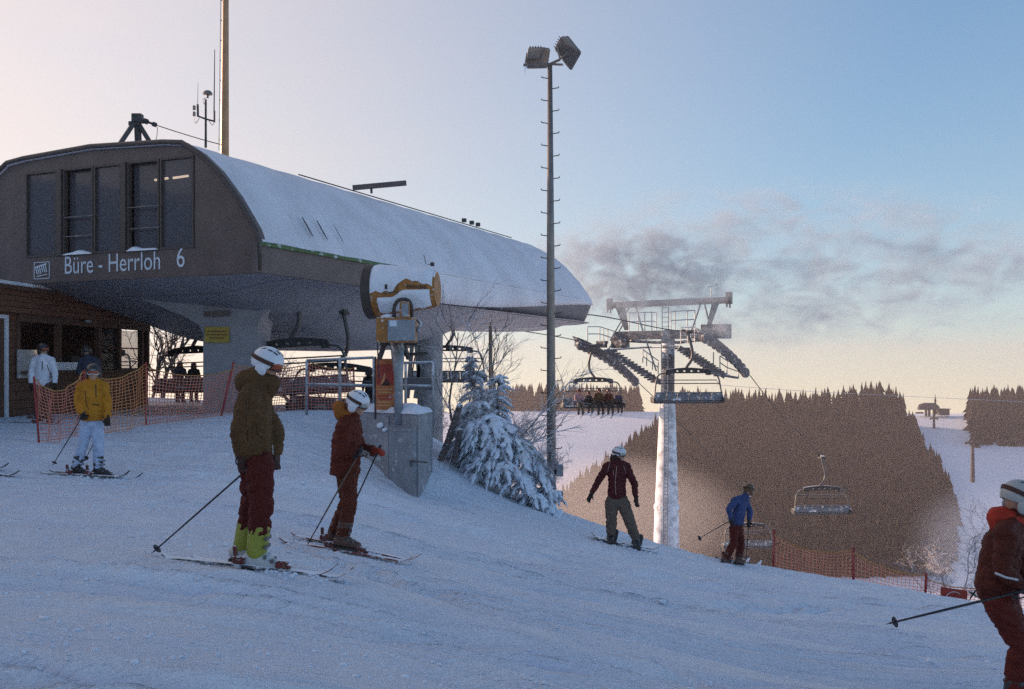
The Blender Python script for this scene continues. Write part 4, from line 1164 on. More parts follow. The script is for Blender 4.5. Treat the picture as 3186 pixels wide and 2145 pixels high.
# pole, struts and hose
MB().tube([at(1240, 1325, gd + 0.05), at(1240, 1180, gd + 0.05), at(1236, 1060, gd)], [0.085, 0.085, 0.15], 14).build('pole', 'galvanised', gun, smooth=True)
for xa, xb in ((1180, 1200), (1272, 1252)):
    MB().bar(at(xa, 1118, gd + 0.1), at(xb, 1062, gd), 0.07).build('strut', 'steel_dark', gun)
MB().bar(at(1182, 1072, gd), at(1300, 1072, gd), 0.12, 0.05).build('turntable', 'steel_dark', gun)
MB().tube(curve_pts([at(1175, 985, gd - 0.4), at(1174, 1050, gd - 0.45), at(1176, 1110, gd - 0.4), at(1180, 1180, gd - 0.3)], 5), 0.014, 6).build('hose', 'gun_dark', gun)
MB().tube(curve_pts([at(1300, 995, gd - 0.3), at(1310, 1012, gd - 0.35), at(1298, 1024, gd - 0.35), at(1306, 1036, gd - 0.3)], 5), 0.03, 8).build('valve', 'galvanised', gun, smooth=True)

bk = empty('bunker', at(1290, 1550, 18.4), 'grey concrete pump bunker with steel door half buried in snow', 'bunker')
A, B, Cc = at(1302, 1560, 18.3), at(1120, 1560, 19.4), at(1346, 1560, 19.5)
D4 = B + (Cc - A)
zt, zb = -0.98, -3.2
def quad_prism(pts, z0, z1):
    vs = [Vector((p.x, p.y, z0)) for p in pts] + [Vector((p.x, p.y, z1)) for p in pts]
    return MB().add(vs, [(3, 2, 1, 0), (4, 5, 6, 7), (0, 1, 5, 4), (1, 2, 6, 5), (2, 3, 7, 6), (3, 0, 4, 7)])
quad_prism([A, Cc, D4, B], zb, zt).build('wall', 'concrete_frost', bk)
LA = (B - A).normalized(); LA.z = 0; LN = Vector((LA.y, -LA.x, 0)); LN = LN if LN.y < 0 else -LN
def on_left(px, z, off):      # point on the left face
    t = (px - CX) / F
    k = (t * A.y - A.x) / ((B - A).x - t * (B - A).y)
    p = A + (B - A) * k; return Vector((p.x, p.y, z)) + LN * off
p0, p1 = on_left(1217, 0, 0), on_left(1297, 0, 0)
dc, dw = (p0 + p1) / 2, (p1 - p0) / 2
dr = MB().frame_box(Vector((dc.x, dc.y, -1.95)) + LN * 0.03, dw, LN * 0.03, (0, 0, 0.73)).build('door', 'cabinet_grey', bk)
for z_ in (-1.22, -1.30): MB().frame_box(Vector((dc.x, dc.y, z_)) + LN * 0.066, dw * 0.98, LN * 0.006, (0, 0, 0.008)).build('door_bead', 'galvanised', dr)
MB().tube([on_left(1286, -1.86, 0.09), on_left(1340, -1.86, 0.09)], 0.014, 6).build('handle', 'steel_dark', dr)
MB().tube([on_left(1288, -1.86, 0.09), on_left(1288, -1.97, 0.09)], 0.014, 6).build('handle', 'steel_dark', dr)
MB().frame_box(on_left(1207, -1.95, 0.02), LA * 0.06, LN * 0.02, (0, 0, 0.9)).build('door_jamb', 'concrete', bk)
# snow heaped on the roof slab
cen = (A + D4) / 2
def slab_snow(off, z0, h, seed):
    n_ = 14; rows = []
    for i in range(n_ + 1):
        rr = []
        for j in range(n_ + 1):
            s_, t = i / n_, j / n_
            p = A + (B - A) * (s_ * 1.04 - 0.02) + (Cc - A) * (t * 1.06 - 0.03)
            e_ = min(1, 6 * s_ + .0, 6 * (1 - s_), 6 * t, 6 * (1 - t))
            rr.append(Vector((p.x, p.y, z0 + h * math.sqrt(max(e_, 0)) * (0.8 + 0.7 * float(vnoise(np.array([s_ * 5]), np.array([t * 4]), seed)[0])))))
        rows.append(rr)
    return MB().grid(rows)
slab_snow(0, zt + 0.005, 0.17, 41).build('roof_snow', 'snow', bk, smooth=True)
for px, z_, r_ in ((1190, -1.22, 0.09), (1205, -1.30, 0.06)):
    MB().ellipsoid(on_left(px, z_, 0.06), LA * r_, LN * 0.05, (0.02, 0, r_ * 0.7), 8, 6).build('snow_clod', 'snow', bk, smooth=True)

# railing of the gun platform
rl = empty('platform_railing', at(1260, 1300, 19.4), 'frosted tube railing round the snow gun platform', 'railing')
d = 19.6
for x, y0, y1 in ((1347, 1128, 1330), (1262, 1130, 1310), (954, 1122, 1292), (1057, 1118, 1270), (1163, 1113, 1310)):
    MB().tube([at(x, y1, d), at(x, y0, d)], 0.028, 8).build('post', 'galvanised', rl, smooth=True)
for (x0, y0, x1, y1) in ((954, 1122, 1163, 1113), (1230, 1130, 1347, 1128), (1225, 1200, 1347, 1202), (954, 1196, 1163, 1200)):
    MB().tube([at(x0, y0, d), at(x1, y1, d)], 0.028, 8).build('rail', 'galvanised', rl, smooth=True)
MB().frame_box(at(1290, 1195, 20.2), (0.42, 0, 0), (0, 0.05, 0), (0, 0, 0.13)).build('kick_board', 'steel_frost', rl)

# warning banner
mat('banner_orange', (0.46, 0.14, 0.05), 0.7, var=0.2, scale=7, frost=0.05)
mat('banner_red', (0.36, 0.045, 0.03), 0.7, var=0.2, scale=7, frost=0.06)
mat('banner_black', (0.06, 0.02, 0.02), 0.7)
mat('banner_print', (0.55, 0.26, 0.10), 0.7, frost=0.05)
bn = empty('warning_banner', at(1197, 1300, 18.9), 'orange and red warning banner with a triangle tied to the gun pole', 'banner')
d = 18.9
bo = MB().frame_box(at(1198, 1196, d), (0.178, 0, 0), (0, 0.012, 0), (0, 0, 0.50)).build('cloth', 'banner_orange', bn)
MB().frame_box(at(1198, 1166, d - 0.016), (0.165, 0, 0), (0, 0.003, 0), (0, 0, 0.20)).build('red_field', 'banner_red', bo)
tri = MB(); tri.add([at(1184, 1200, d - 0.024), at(1214, 1200, d - 0.024), at(1204, 1178, d - 0.024)], [(0, 1, 2)]); tri.build('black_triangle', 'banner_black', bo)
fg = MB(); fg.add([at(1183, 1200, d - 0.022), at(1190, 1200, d - 0.022), at(1200, 1172, d - 0.022), at(1198, 1160, d - 0.022), at(1194, 1162, d - 0.022), at(1192, 1174, d - 0.022)], [(0, 1, 2, 3, 4, 5)]); fg.build('pictogram', 'banner_print', bo)
for k in range(6):
    wd = 0.13 if k % 2 else 0.145
    MB().frame_box(at(1198, 1212 + 10 * k, d - 0.016), (wd, 0, 0), (0, 0.003, 0), (0, 0, 0.014)).build('line_of_print', 'banner_red' if k in (2, 3) else 'banner_print', bo)
for x in (1168, 1227): MB().tube([at(x, 1305, d + 0.03), at(x, 1110, d + 0.03)], 0.022, 8).build('pole', 'steel_dark', bn)

# ------------------------------------------------------------------ people
from mathutils import noise as mnoise
def capsule(mb, p0, p1, r0, r1, wide=None, ratio=1.0, n=12):
    """rounded tapered limb; wide = direction in which the section is stretched by ratio"""
    p0, p1 = Vector(p0), Vector(p1)
    d = p1 - p0
    L = d.length
    t = d / L if L > 1e-6 else Vector((0, 0, 1))
    if wide is None:
        w = t.orthogonal().normalized()
    else:
        w = Vector(wide); w = (w - t * w.dot(t))
        w = w.normalized() if w.length > 1e-4 else t.orthogonal().normalized()
    v = t.cross(w)
    prof = []
    for k in range(1, 4):
        a = k / 3 * math.pi / 2
        prof.append((p0 - t * r0 * math.cos(a), r0 * math.sin(a)))
    for k in range(2, -1, -1):
        a = (k + 0.0) / 3 * math.pi / 2
        if k == 2: prof.append((p1, r1))
        prof.append((p1 + t * r1 * math.cos(a), r1 * math.sin(a)))
    prof = prof[:-1]
    k0 = len(mb.v)
    mb.v.append(tuple(p0 - t * r0))
    for c, r_ in prof:
        for j in range(n):
            th = 2 * math.pi * j / n
            mb.v.append(tuple(c + w * r_ * ratio * math.cos(th) + v * r_ * math.sin(th)))
    mb.v.append(tuple(p1 + t * r1))
    m_ = len(prof)
    for j in range(n):
        mb.f.append((k0, k0 + 1 + (j + 1) % n, k0 + 1 + j))
        e = k0 + 1 + (m_ - 1) * n
        mb.f.append((e + j, e + (j + 1) % n, k0 + 1 + m_ * n))
    for i in range(m_ - 1):
        for j in range(n):
            a = k0 + 1 + i * n
            mb.f.append((a + j, a + (j + 1) % n, a + n + (j + 1) % n, a + n + j))
def melt(name, segs, m, parent, voxel, smooth=6, fold=0.0, freq=11.0, loc=None, cut=None):
    """melts limbs into one continuous skin, smooths it and lays folds into it"""
    mb = MB()
    for sg in segs: capsule(mb, *sg)
    me = mb.mesh(name)
    o = bpy.data.objects.new('tmp', me); COL.objects.link(o)
    md = o.modifiers.new('r', 'REMESH'); md.mode = 'VOXEL'; md.voxel_size = voxel
    if smooth:
        ms = o.modifiers.new('s', 'SMOOTH'); ms.factor = 0.5; ms.iterations = smooth
    dg = bpy.context.evaluated_depsgraph_get(); dg.update()
    me2 = bpy.data.meshes.new_from_object(o.evaluated_get(dg))
    bpy.data.objects.remove(o); bpy.data.meshes.remove(me)
    me2.name = name
    if fold:
        n_ = len(me2.vertices)
        co = np.empty(n_ * 3); me2.vertices.foreach_get('co', co); co = co.reshape(-1, 3)
        no = np.empty(n_ * 3); me2.vertices.foreach_get('normal', no); no = no.reshape(-1, 3)
        sd = random.random() * 50
        q = np.array([mnoise.noise(Vector((c[0] * freq * 0.8 + sd, c[1] * freq * 0.8, c[2] * freq * 1.5))) + 0.5 * mnoise.noise(Vector((c[0] * freq * 2.1, c[1] * freq * 2.1 + sd, c[2] * freq * 3.2))) for c in co])
        q = 0.35 - np.abs(q)                       # creases rather than lumps
        me2.vertices.foreach_set('co', (co + no * (q * fold)[:, None]).ravel())
    if cut is not None:                            # a clean hem
        n_ = len(me2.vertices)
        co = np.empty(n_ * 3); me2.vertices.foreach_get('co', co); co = co.reshape(-1, 3)
        low = co[:, 2] < cut
        co[low, 2] = cut + (co[low, 2] - cut) * 0.04
        me2.vertices.foreach_set('co', co.ravel())
    return link_mesh(name, me2, m, parent, loc, smooth=True)

from mathutils.bvhtree import BVHTree
def seam(o, pts, w, m, name, lift=0.004):
    """a zip, pocket or band laid on the cloth where the photograph shows it"""
    org = ORIGIN.get(o.name, Vector((0, 0, 0)))
    bv = BVHTree.FromPolygons([v.co + org for v in o.data.vertices], [tuple(p.vertices) for p in o.data.polygons])
    hits = []
    for i in range(len(pts) - 1):
        for k in range(6):
            t = k / 6; px = pts[i][0] + (pts[i + 1][0] - pts[i][0]) * t; py = pts[i][1] + (pts[i + 1][1] - pts[i][1]) * t
            h = bv.ray_cast(Vector((0, 0, 0)), at(px, py, 1.0).normalized())
            if h[0] is not None: hits.append(h[0] + h[1] * lift if h[1].y < 0 else h[0] - h[1] * lift)
    if len(hits) > 1: MB().tube(hits, w, 5).build(name, m, o, smooth=True)

mat('skin', (0.42, 0.24, 0.17), 0.55, var=0.08, scale=30)
def cloth(name, col, rough=0.75): return mat(name, col, rough, var=0.16, scale=9, bump=0.12, bscale=70, spec=0.25)
cloth('olive_jacket', (0.090, 0.043, 0.014)); cloth('maroon_trousers', (0.075, 0.007, 0.004)); cloth('rust_jacket', (0.095, 0.013, 0.005)); cloth('rust_trousers', (0.090, 0.018, 0.007))
cloth('orange_hood', (0.30, 0.095, 0.015)); cloth('yellow_jacket', (0.46, 0.18, 0.012)); cloth('pale_trousers', (0.42, 0.50, 0.66)); cloth('white_jacket', (0.68, 0.68, 0.76))
cloth('brown_trousers', (0.11, 0.055, 0.045)); cloth('navy_jacket', (0.05, 0.055, 0.085)); cloth('wine_jacket', (0.070, 0.009, 0.010)); cloth('grey_trousers', (0.12, 0.088, 0.068))
cloth('blue_jacket', (0.045, 0.065, 0.17)); cloth('brick_trousers', (0.095, 0.011, 0.006)); cloth('brown_jacket', (0.075, 0.013, 0.006)); cloth('red_hood', (0.36, 0.030, 0.014))
cloth('black_cloth', (0.022, 0.020, 0.020)); cloth('glove_dark', (0.035, 0.020, 0.016)); cloth('glove_red', (0.30, 0.030, 0.018)); cloth('glove_grey', (0.22, 0.19, 0.17)); cloth('hair', (0.035, 0.020, 0.012)); cloth('rose_jacket', (0.34, 0.20, 0.22))
def hard(name, col, rough=0.3): return mat(name, col, rough, var=0.06, scale=6, spec=0.5)
hard('helmet_white', (0.66, 0.67, 0.72), 0.35); hard('helmet_dark', (0.04, 0.032, 0.032)); hard('helmet_brown', (0.13, 0.06, 0.018)); hard('helmet_grey', (0.36, 0.37, 0.36)); hard('vent_black', (0.02, 0.02, 0.022)); hard('strap_black', (0.055, 0.018, 0.012), 0.7)
hard('boot_lime', (0.26, 0.27, 0.03), 0.4); hard('boot_white', (0.45, 0.46, 0.46), 0.4); hard('boot_brown', (0.10, 0.045, 0.030), 0.45); hard('boot_black', (0.03, 0.026, 0.026), 0.45); hard('buckle', (0.10, 0.10, 0.10), 0.4)
hard('lens_orange', (0.30, 0.06, 0.02), 0.12); hard('lens_pale', (0.34, 0.36, 0.33), 0.12); hard('rim_white', (0.60, 0.58, 0.58), 0.4)
mat('ski_top', (0.060, 0.050, 0.055), 0.4, var=0.3, scale=7, frost=0.35, snow_scale=14); mat('ski_red', (0.22, 0.045, 0.025), 0.4, var=0.3, scale=7, frost=0.35, snow_scale=14)
mat('binding_red', (0.12, 0.025, 0.018), 0.45, var=0.2, frost=0.15, snow_scale=30); mat('pole_black', (0.025, 0.025, 0.03), 0.35, metal=0.3); mat('pole_bronze', (0.10, 0.07, 0.055), 0.35, metal=0.3)

def head_parts(root, c, fwd, helmet, strap, lens, r=0.105, style='helmet', ear=True, vents=True, up=(0, 0, 1), goggle=True):
    """helmet (or hair) and goggles on a head; c = middle of the head"""
    c = Vector(c); f = Vector(fwd).normalized()
    u = Vector(up); u = (u - f * u.dot(f)).normalized(); s_ = f.cross(u)
    def hp(a, b_, z): return c + f * a + s_ * b_ + u * z
    R_ = r * 1.24
    if style == 'hair':
        return melt('hair', [(hp(-.02, 0, .03), hp(-.03, 0, .0), r * 0.98, r * .95), (hp(-.05, 0, -.02), hp(-.06, 0, -.10), r * .8, r * .55)], helmet, root, 0.014, 4, 0.01, 30)
    rows = []
    nu, nv = 30, 12
    for i in range(nv + 1):
        th = math.pi * 0.5 * (1.28 * i / nv)
        rr = []
        for j in range(nu + 1):
            ph = 2 * math.pi * j / nu
            x = math.sin(th) * math.cos(ph) * R_ * 1.10 - 0.012
            y = math.sin(th) * math.sin(ph) * R_ * 0.94
            z = math.cos(th) * R_ * 1.02 + 0.012
            front = sstep(0.02, 0.10, x)
            zmin = -0.062 + 0.092 * float(front)
            if z < zmin:
                k_ = zmin
                z = k_
            rr.append(hp(x, y, z))
        rows.append(rr)
    mb = MB().grid(rows)
    ho = smooth_by_angle(mb.build('helmet', helmet, root), 55)
    if vents:
        for k, (a, b_) in enumerate(((0.9, 0.35), (0.55, 0.55), (0.15, 0.62), (0.9, -0.35), (0.55, -0.55), (0.15, -0.62), (-.35, .55), (-.35, -.55))):
            th = 0.62; ph = math.atan2(b_, a)
            q = hp(math.sin(th + .15 * (k % 2)) * math.cos(ph) * R_ * 1.10 - 0.012, math.sin(th + .15 * (k % 2)) * math.sin(ph) * R_ * 0.94, math.cos(th + .15 * (k % 2)) * R_ * 1.02 + 0.012)
            nrm = (q - c).normalized(); t_ = f - nrm * f.dot(nrm); t_.normalize()
            MB().bbox(q, t_ * 0.022, nrm.cross(t_) * 0.007, nrm * 0.004, 0.4).build('vent', 'vent_black', ho)
    if ear:
        for sg in (-1, 1):
            MB().ellipsoid(hp(-0.012, sg * R_ * 0.80, -0.055), f * 0.052, s_ * 0.022, u * 0.062, 12, 8).build('ear_pad', helmet if ear is True else ear, ho, smooth=True)
    if goggle:
        rows = []
        for i in range(5):
            z = -0.036 + 0.072 * i / 4
            rr = []
            for j in range(13):
                a = (-1 + 2 * j / 12) * 1.05
                k_ = 1.0 - 0.10 * abs(z / 0.036) ** 2
                nose = 0.020 * math.exp(-(a / 0.22) ** 2) if i == 0 else 0.0
                rr.append(hp(math.cos(a) * (r * 1.24) * k_ + 0.002, math.sin(a) * (r * 1.02) * k_, z + 0.004 + nose))
            rows.append(rr)
        go = MB().grid(rows).build('goggles', lens, root, smooth=True)
        rim = MB()
        loop = rows[0] + [r_[-1] for r_ in rows[1:]] + list(reversed(rows[-1][:-1])) + [r_[0] for r_ in reversed(rows[:-1])]
        rim.tube(loop, 0.009, 6, caps=False)
        rim.build('goggle_frame', 'rim_white' if strap == 'rim_white' else strap, go, smooth=True)
        band = []
        for j in range(25):
            a = 0.85 + (2 * math.pi - 1.7) * j / 24
            x, y = math.cos(a) * R_ * 1.13 - 0.012, math.sin(a) * R_ * 0.97
            zc = 0.006 + 0.030 * (1 - math.cos(a)) * 0.5 * 1.2
            band.append([hp(x, y, zc - 0.018), hp(x * 1.012, y * 1.012, zc), hp(x * 0.99, y * 0.99, zc + 0.018)])
        MB().grid(band).build('goggle_strap', 'strap_black' if strap == 'rim_white' else strap, go, smooth=True)
    return ho

def glove(root, p, fdir, palm, side, m, curl=1.0, k=1.0, voxel=0.008):
    """palm, four fingers of unequal length curling round what they hold, and a thumb off the side of the palm"""
    p = Vector(p); f = Vector(fdir).normalized(); n_ = Vector(palm); n_ = (n_ - f * n_.dot(f)).normalized(); s_ = f.cross(n_) * side
    sg = [(p - f * 0.05 * k, p + f * 0.02 * k, 0.044 * k, 0.038 * k), (p + f * 0.01 * k, p + f * 0.075 * k, 0.030 * k, 0.028 * k, s_, 1.5)]
    for i, ln in enumerate((0.92, 1.04, 1.0, 0.80)):
        b = p + f * 0.085 * k + s_ * (1.5 - i) * 0.0235 * k
        a = 0.35 * curl
        for seg in (0.036, 0.028, 0.022):
            d_ = f * math.cos(a) + n_ * math.sin(a)
            e = b + d_ * seg * ln * k
            sg.append((b, e, 0.0125 * k, 0.0115 * k))
            b = e; a += 0.95 * curl
    b = p + f * 0.03 * k + s_ * 0.038 * k
    e = b + (f * 0.55 + s_ * 0.55 + n_ * 0.45) * 0.045 * k; sg.append((b, e, 0.015 * k, 0.013 * k))
    e2 = e + (f * 0.75 - s_ * 0.1 + n_ * 0.75).normalized() * 0.034 * k; sg.append((e, e2, 0.0125 * k, 0.011 * k))
    return melt('glove', sg, m, root, voxel, 2)

def ski_boot(root, ankle, shin, toe, m_up, m_low, k=1.0, snow=False):
    """stiff boot: tall cuff along the shin, clog with toe box, sole and buckles"""
    a = Vector(ankle); sh = Vector(shin).normalized(); t = Vector(toe).normalized(); u = Vector((0, 0, 1)); u = (u - t * u.dot(t)).normalized(); s_ = t.cross(u)
    heel = a - t * 0.055 * k - u * 0.055 * k; tip = a + t * 0.185 * k - u * 0.075 * k
    bo = melt('boot', [(heel, a + t * 0.07 * k - u * 0.045 * k, 0.058 * k, 0.062 * k), (a + t * 0.05 * k - u * 0.055 * k, tip, 0.060 * k, 0.044 * k, s_, 1.1), (a - u * 0.02 * k, a + sh * 0.05 * k, 0.064 * k, 0.066 * k)], m_low, root, 0.011, 3)
    melt('cuff', [(a - t * 0.005 * k, a + sh * 0.19 * k, 0.070 * k, 0.078 * k, t, 1.12)], m_up, bo, 0.012, 2)
    MB().bbox(a + t * 0.065 * k - u * 0.125 * k, t * 0.160 * k, s_ * 0.045 * k, u * 0.022 * k, 0.2).build('sole', 'boot_black', bo)
    for q in range(4):
        c = (a + sh * (0.13 - 0.065 * q) * k + t * 0.072 * k) if q < 2 else (a + t * (0.075 + 0.055 * (q - 2)) * k - u * (0.01 + 0.022 * (q - 2)) * k)
        MB().bar(c - s_ * 0.068 * k + u * 0.0, c + s_ * 0.068 * k, 0.020 * k, 0.026 * k).build('buckle', 'buckle', bo)
    return bo

def make_ski(label, tail, tip, m, group, boot_at=0.42, wd=0.045, binding=True):
    tail, tip = Vector(tail), Vector(tip)
    if binding:                                    # rest the ski on the snow
        tail.z = gz(tail.x, tail.y); tip.z = gz(tip.x, tip.y)
        ts = np.linspace(0.03, 0.9, 30)
        gap = ground_z(tail.x + (tip.x - tail.x) * ts, tail.y + (tip.y - tail.y) * ts) - (tail.z + (tip.z - tail.z) * ts)
        lift = float(np.clip(np.quantile(gap, 0.96), -0.10, 0.12)) + 0.006
        tail.z += lift; tip.z += lift
    e = (tip - tail); L = e.length; e = e / L
    s_ = e.cross(Vector((0, 0, 1))).normalized(); u = s_.cross(e).normalized()
    mid = tail + e * L * boot_at
    root = empty('ski', mid, label, 'ski', group)
    rows_t, rows_b = [], []
    for i in range(25):
        t = i / 24
        w = wd * (0.82 + 0.30 * abs(t - 0.45) / 0.55) * min(1.0, 0.35 + (1 - t) * 9) * min(1.0, 0.6 + t * 12)
        z = 0.10 * max(0, (t - 0.88) / 0.12) ** 2 + 0.02 * max(0, (0.04 - t) / 0.04) - 0.004 * math.sin(math.pi * t)
        p = tail + e * L * t + u * z
        th = 0.006 + 0.010 * math.sin(math.pi * min(max(t, 0.02), 0.98))
        rows_t.append([p - s_ * w + u * th * 0.3, p - s_ * w * 0.85 + u * th, p + s_ * w * 0.85 + u * th, p + s_ * w + u * th * 0.3, p + s_ * w - u * 0.003, p - s_ * w - u * 0.003, p - s_ * w + u * th * 0.3])
    bo = MB().grid(rows_t).build('ski_body', m, root)
    if binding:
        tb = MB(); c = mid + e * 0.20 + u * 0.045; tb.bbox(c, e * 0.05, s_ * 0.032, u * 0.032, 0.25); tb.bbox(c + e * 0.05 - u * 0.012, e * 0.03, s_ * 0.026, u * 0.018, 0.3); tb.build('toe_binding', 'binding_red', root)
        hb = MB(); c = mid - e * 0.16 + u * 0.045; hb.bbox(c, e * 0.05, s_ * 0.03, u * 0.032, 0.25); hb.bbox(c - e * 0.035 + u * 0.055, e * 0.016 - u * 0.0, s_ * 0.022, u * 0.055 - e * 0.012, 0.3); hb.build('heel_binding', 'binding_red', root)
        MB().tube([mid - e * 0.05 + u * 0.03 - s_ * 0.05, mid - e * 0.16 + u * 0.0 - s_ * 0.055, mid - e * 0.22 - u * 0.02 - s_ * 0.055], 0.006, 5).build('brake_arm', 'pole_black', root)
    return root

def make_pole(label, top, tip, m, group, basket=0.045, r=0.0085):
    top, tip = Vector(top), Vector(tip); e = (tip - top).normalized(); L = (tip - top).length
    root = empty('ski_pole', tip, label, 'ski pole', group)
    MB().tube([top, top + e * L * 0.6, tip - e * 0.03], [r, r, r * 0.7], 8).build('shaft', m, root, smooth=True)
    MB().tube([top - e * 0.03, top, top + e * 0.06, top + e * 0.11], [0.014, 0.019, 0.015, 0.012], 8).build('grip', 'pole_black', root, smooth=True)
    b = MB(); b.tube([tip - e * 0.085, tip - e * 0.075, tip - e * 0.07], [0.012, basket, basket * 0.9], 10); b.build('basket', 'pole_black', root)
    MB().tube([tip - e * 0.06, tip], [0.006, 0.002], 6).build('spike', 'steel', root)
    s_ = e.orthogonal().normalized()
    MB().tube(curve_pts([top, top + s_ * 0.05 + e * 0.06, top + s_ * 0.03 + e * 0.13, top + e * 0.03], 4), 0.006, 4).build('strap', 'pole_black', root)
    return root

def person(label, d, J, k, look, group=None, voxel=0.013, fine=True, w=None):
    """J: joints as (px, py, depth offset) in the photograph's pixels; k: body size; look: colours and head style"""
    def P(n_):
        v = J[n_]
        return at(v[0], v[1], d + (v[2] if len(v) > 2 else 0.0)) if w is None else w(v)
    anL, anR = P('anL'), P('anR')
    base = (anL + anR) / 2 - Vector((0, 0, 0.12 * k))
    root = empty('person', base, label, 'person', group)
    shL, shR, hpL, hpR = P('shL'), P('shR'), P('hpL'), P('hpR')
    neck, chest, pel, head = P('neck'), P('chest'), P('pel'), P('head')
    f = Vector(look['face']).normalized()
    acr = (shR - shL).normalized()
    # the body, one continuous skin under the clothes
    hd = 0.104 * k if k < 1 else 0.104
    side = f.cross(Vector((0, 0, 1))).normalized()
    upv = side.cross(f)
    body = [(head + upv * 0.015, head - upv * 0.01 - f * 0.01, hd * .92, hd * .90), (head + f * hd * .25 - upv * hd * .45, head + f * hd * .35 - upv * hd * .80, hd * .62, hd * .48), (head + f * hd * .86 - upv * hd * .05, head + f * hd * 1.10 - upv * hd * .34, hd * .11, hd * .15),
            (head + f * hd * .72 - upv * hd * .66 - side * hd * .2, head + f * hd * .72 - upv * hd * .66 + side * hd * .2, hd * .16, hd * .16), (head + f * hd * .70 - upv * hd * .96, head + f * hd * .72 - upv * hd * .98, hd * .2, hd * .2),
            (head - upv * hd * .8 - f * .01, neck, hd * .55, hd * .6), (neck, chest, 0.075 * k, 0.10 * k, acr, 1.3), (chest, pel, 0.10 * k, 0.10 * k, acr, 1.3),
            (neck, shL, 0.06 * k, 0.05 * k), (neck, shR, 0.06 * k, 0.05 * k), (pel, hpL, .09 * k, .08 * k), (pel, hpR, .09 * k, .08 * k)]
    for a, b_, c in (('shL', 'elL', 'haL'), ('shR', 'elR', 'haR')):
        body += [(P(a), P(b_), 0.046 * k, 0.038 * k), (P(b_), P(c), 0.038 * k, 0.026 * k)]
    for a, b_, c in (('hpL', 'knL', 'anL'), ('hpR', 'knR', 'anR')):
        body += [(P(a), P(b_), 0.075 * k, 0.052 * k), (P(b_), P(c), 0.052 * k, 0.038 * k)]
    melt('body', body, 'skin', root, 0.011 if fine else 0.02, 3)
    # jacket
    pf = look.get('puff', 1.0); hem = P('hem') if 'hem' in J else pel
    jk = [(neck - Vector((0, 0, 0.03)), chest, 0.105 * k * pf, 0.135 * k * pf, acr, 1.30), (chest, (chest + hem) / 2, 0.138 * k * pf, 0.136 * k * pf, acr, 1.28), ((chest + hem) / 2, hem, 0.136 * k * pf, 0.145 * k * pf, acr, 1.22),
          (neck, shL, 0.085 * k * pf, 0.085 * k * pf), (neck, shR, 0.085 * k * pf, 0.085 * k * pf), (neck, neck + (head - neck) * 0.35, 0.085 * k * pf, 0.082 * k)]
    for a, b_, c in (('shL', 'elL', 'haL'), ('shR', 'elR', 'haR')):
        wr = P(c) + (P(b_) - P(c)) * 0.16
        jk += [(P(a), P(b_), 0.080 * k * pf, 0.066 * k * pf), (P(b_), wr, 0.066 * k * pf, 0.052 * k * pf)]
    for e in look.get('extra', []):
        jk.append((at(e[0], e[1], d + e[2]), at(e[3], e[4], d + e[5]), e[6], e[7]))
    jo = melt('jacket', jk, look['jacket'], root, voxel, 4, 0.032 * k if fine else 0.014, look.get('freq', 10.0), cut=(at(0, J['cut'], d).z if 'cut' in J else None))
    root['_j'] = jo.name
    # trousers
    tr_ = [(pel + Vector((0, 0, 0.02)), (hpL + hpR) / 2, 0.128 * k, 0.125 * k, acr, 1.2)]
    tw_ = look.get('trouser', 1.0)
    for a, b_, c in (('hpL', 'knL', 'anL'), ('hpR', 'knR', 'anR')):
        cuff = P(c) + (P(b_) - P(c)) * look.get('cuff', 0.22)
        tr_ += [(P(a), P(b_), 0.108 * k * tw_, 0.088 * k * tw_), (P(b_), cuff, 0.088 * k * tw_, 0.082 * k * tw_)]
    melt('trousers', tr_, look['trousers'], root, voxel, 4, 0.034 * k if fine else 0.012, 9.0)
    if 'hood' in look:
        hh = look['hood']
        melt('hood', [(at(a[0], a[1], d + a[2]), at(b_[0], b_[1], d + b_[2]), r0, r1, acr, 1.25) for a, b_, r0, r1 in hh[1]], hh[0], root, voxel, 3, 0.012, 12)
    head_parts(root, head + upv * 0.012, f, look['helmet'], look.get('strap', 'strap_black'), look.get('lens', 'lens_orange'), hd, look.get('style', 'helmet'), look.get('ear', True), fine, goggle=look.get('goggle', True))
    for sd, (c, b_) in ((1, ('haL', 'elL')), (-1, ('haR', 'elR'))):
        fd = (P(c) - P(b_)).normalized()
        pm = look.get('palm', (0.5, 0.3, 0))
        glove(root, P(c), fd, pm, sd, look.get('glove' + ('L' if sd > 0 else 'R'), look.get('glove', 'glove_dark')), look.get('curl', 1.0), 1.05 * k, 0.0085 if fine else 0.013)
    for c, b_ in (('anL', 'knL'), ('anR', 'knR')):
        ski_boot(root, P(c), P(b_) - P(c), look['toe'] if 'toe' + c[2] not in look else look['toe' + c[2]], look['boot'][0], look['boot'][1], k * look.get('bootk', 1.0))
    return root

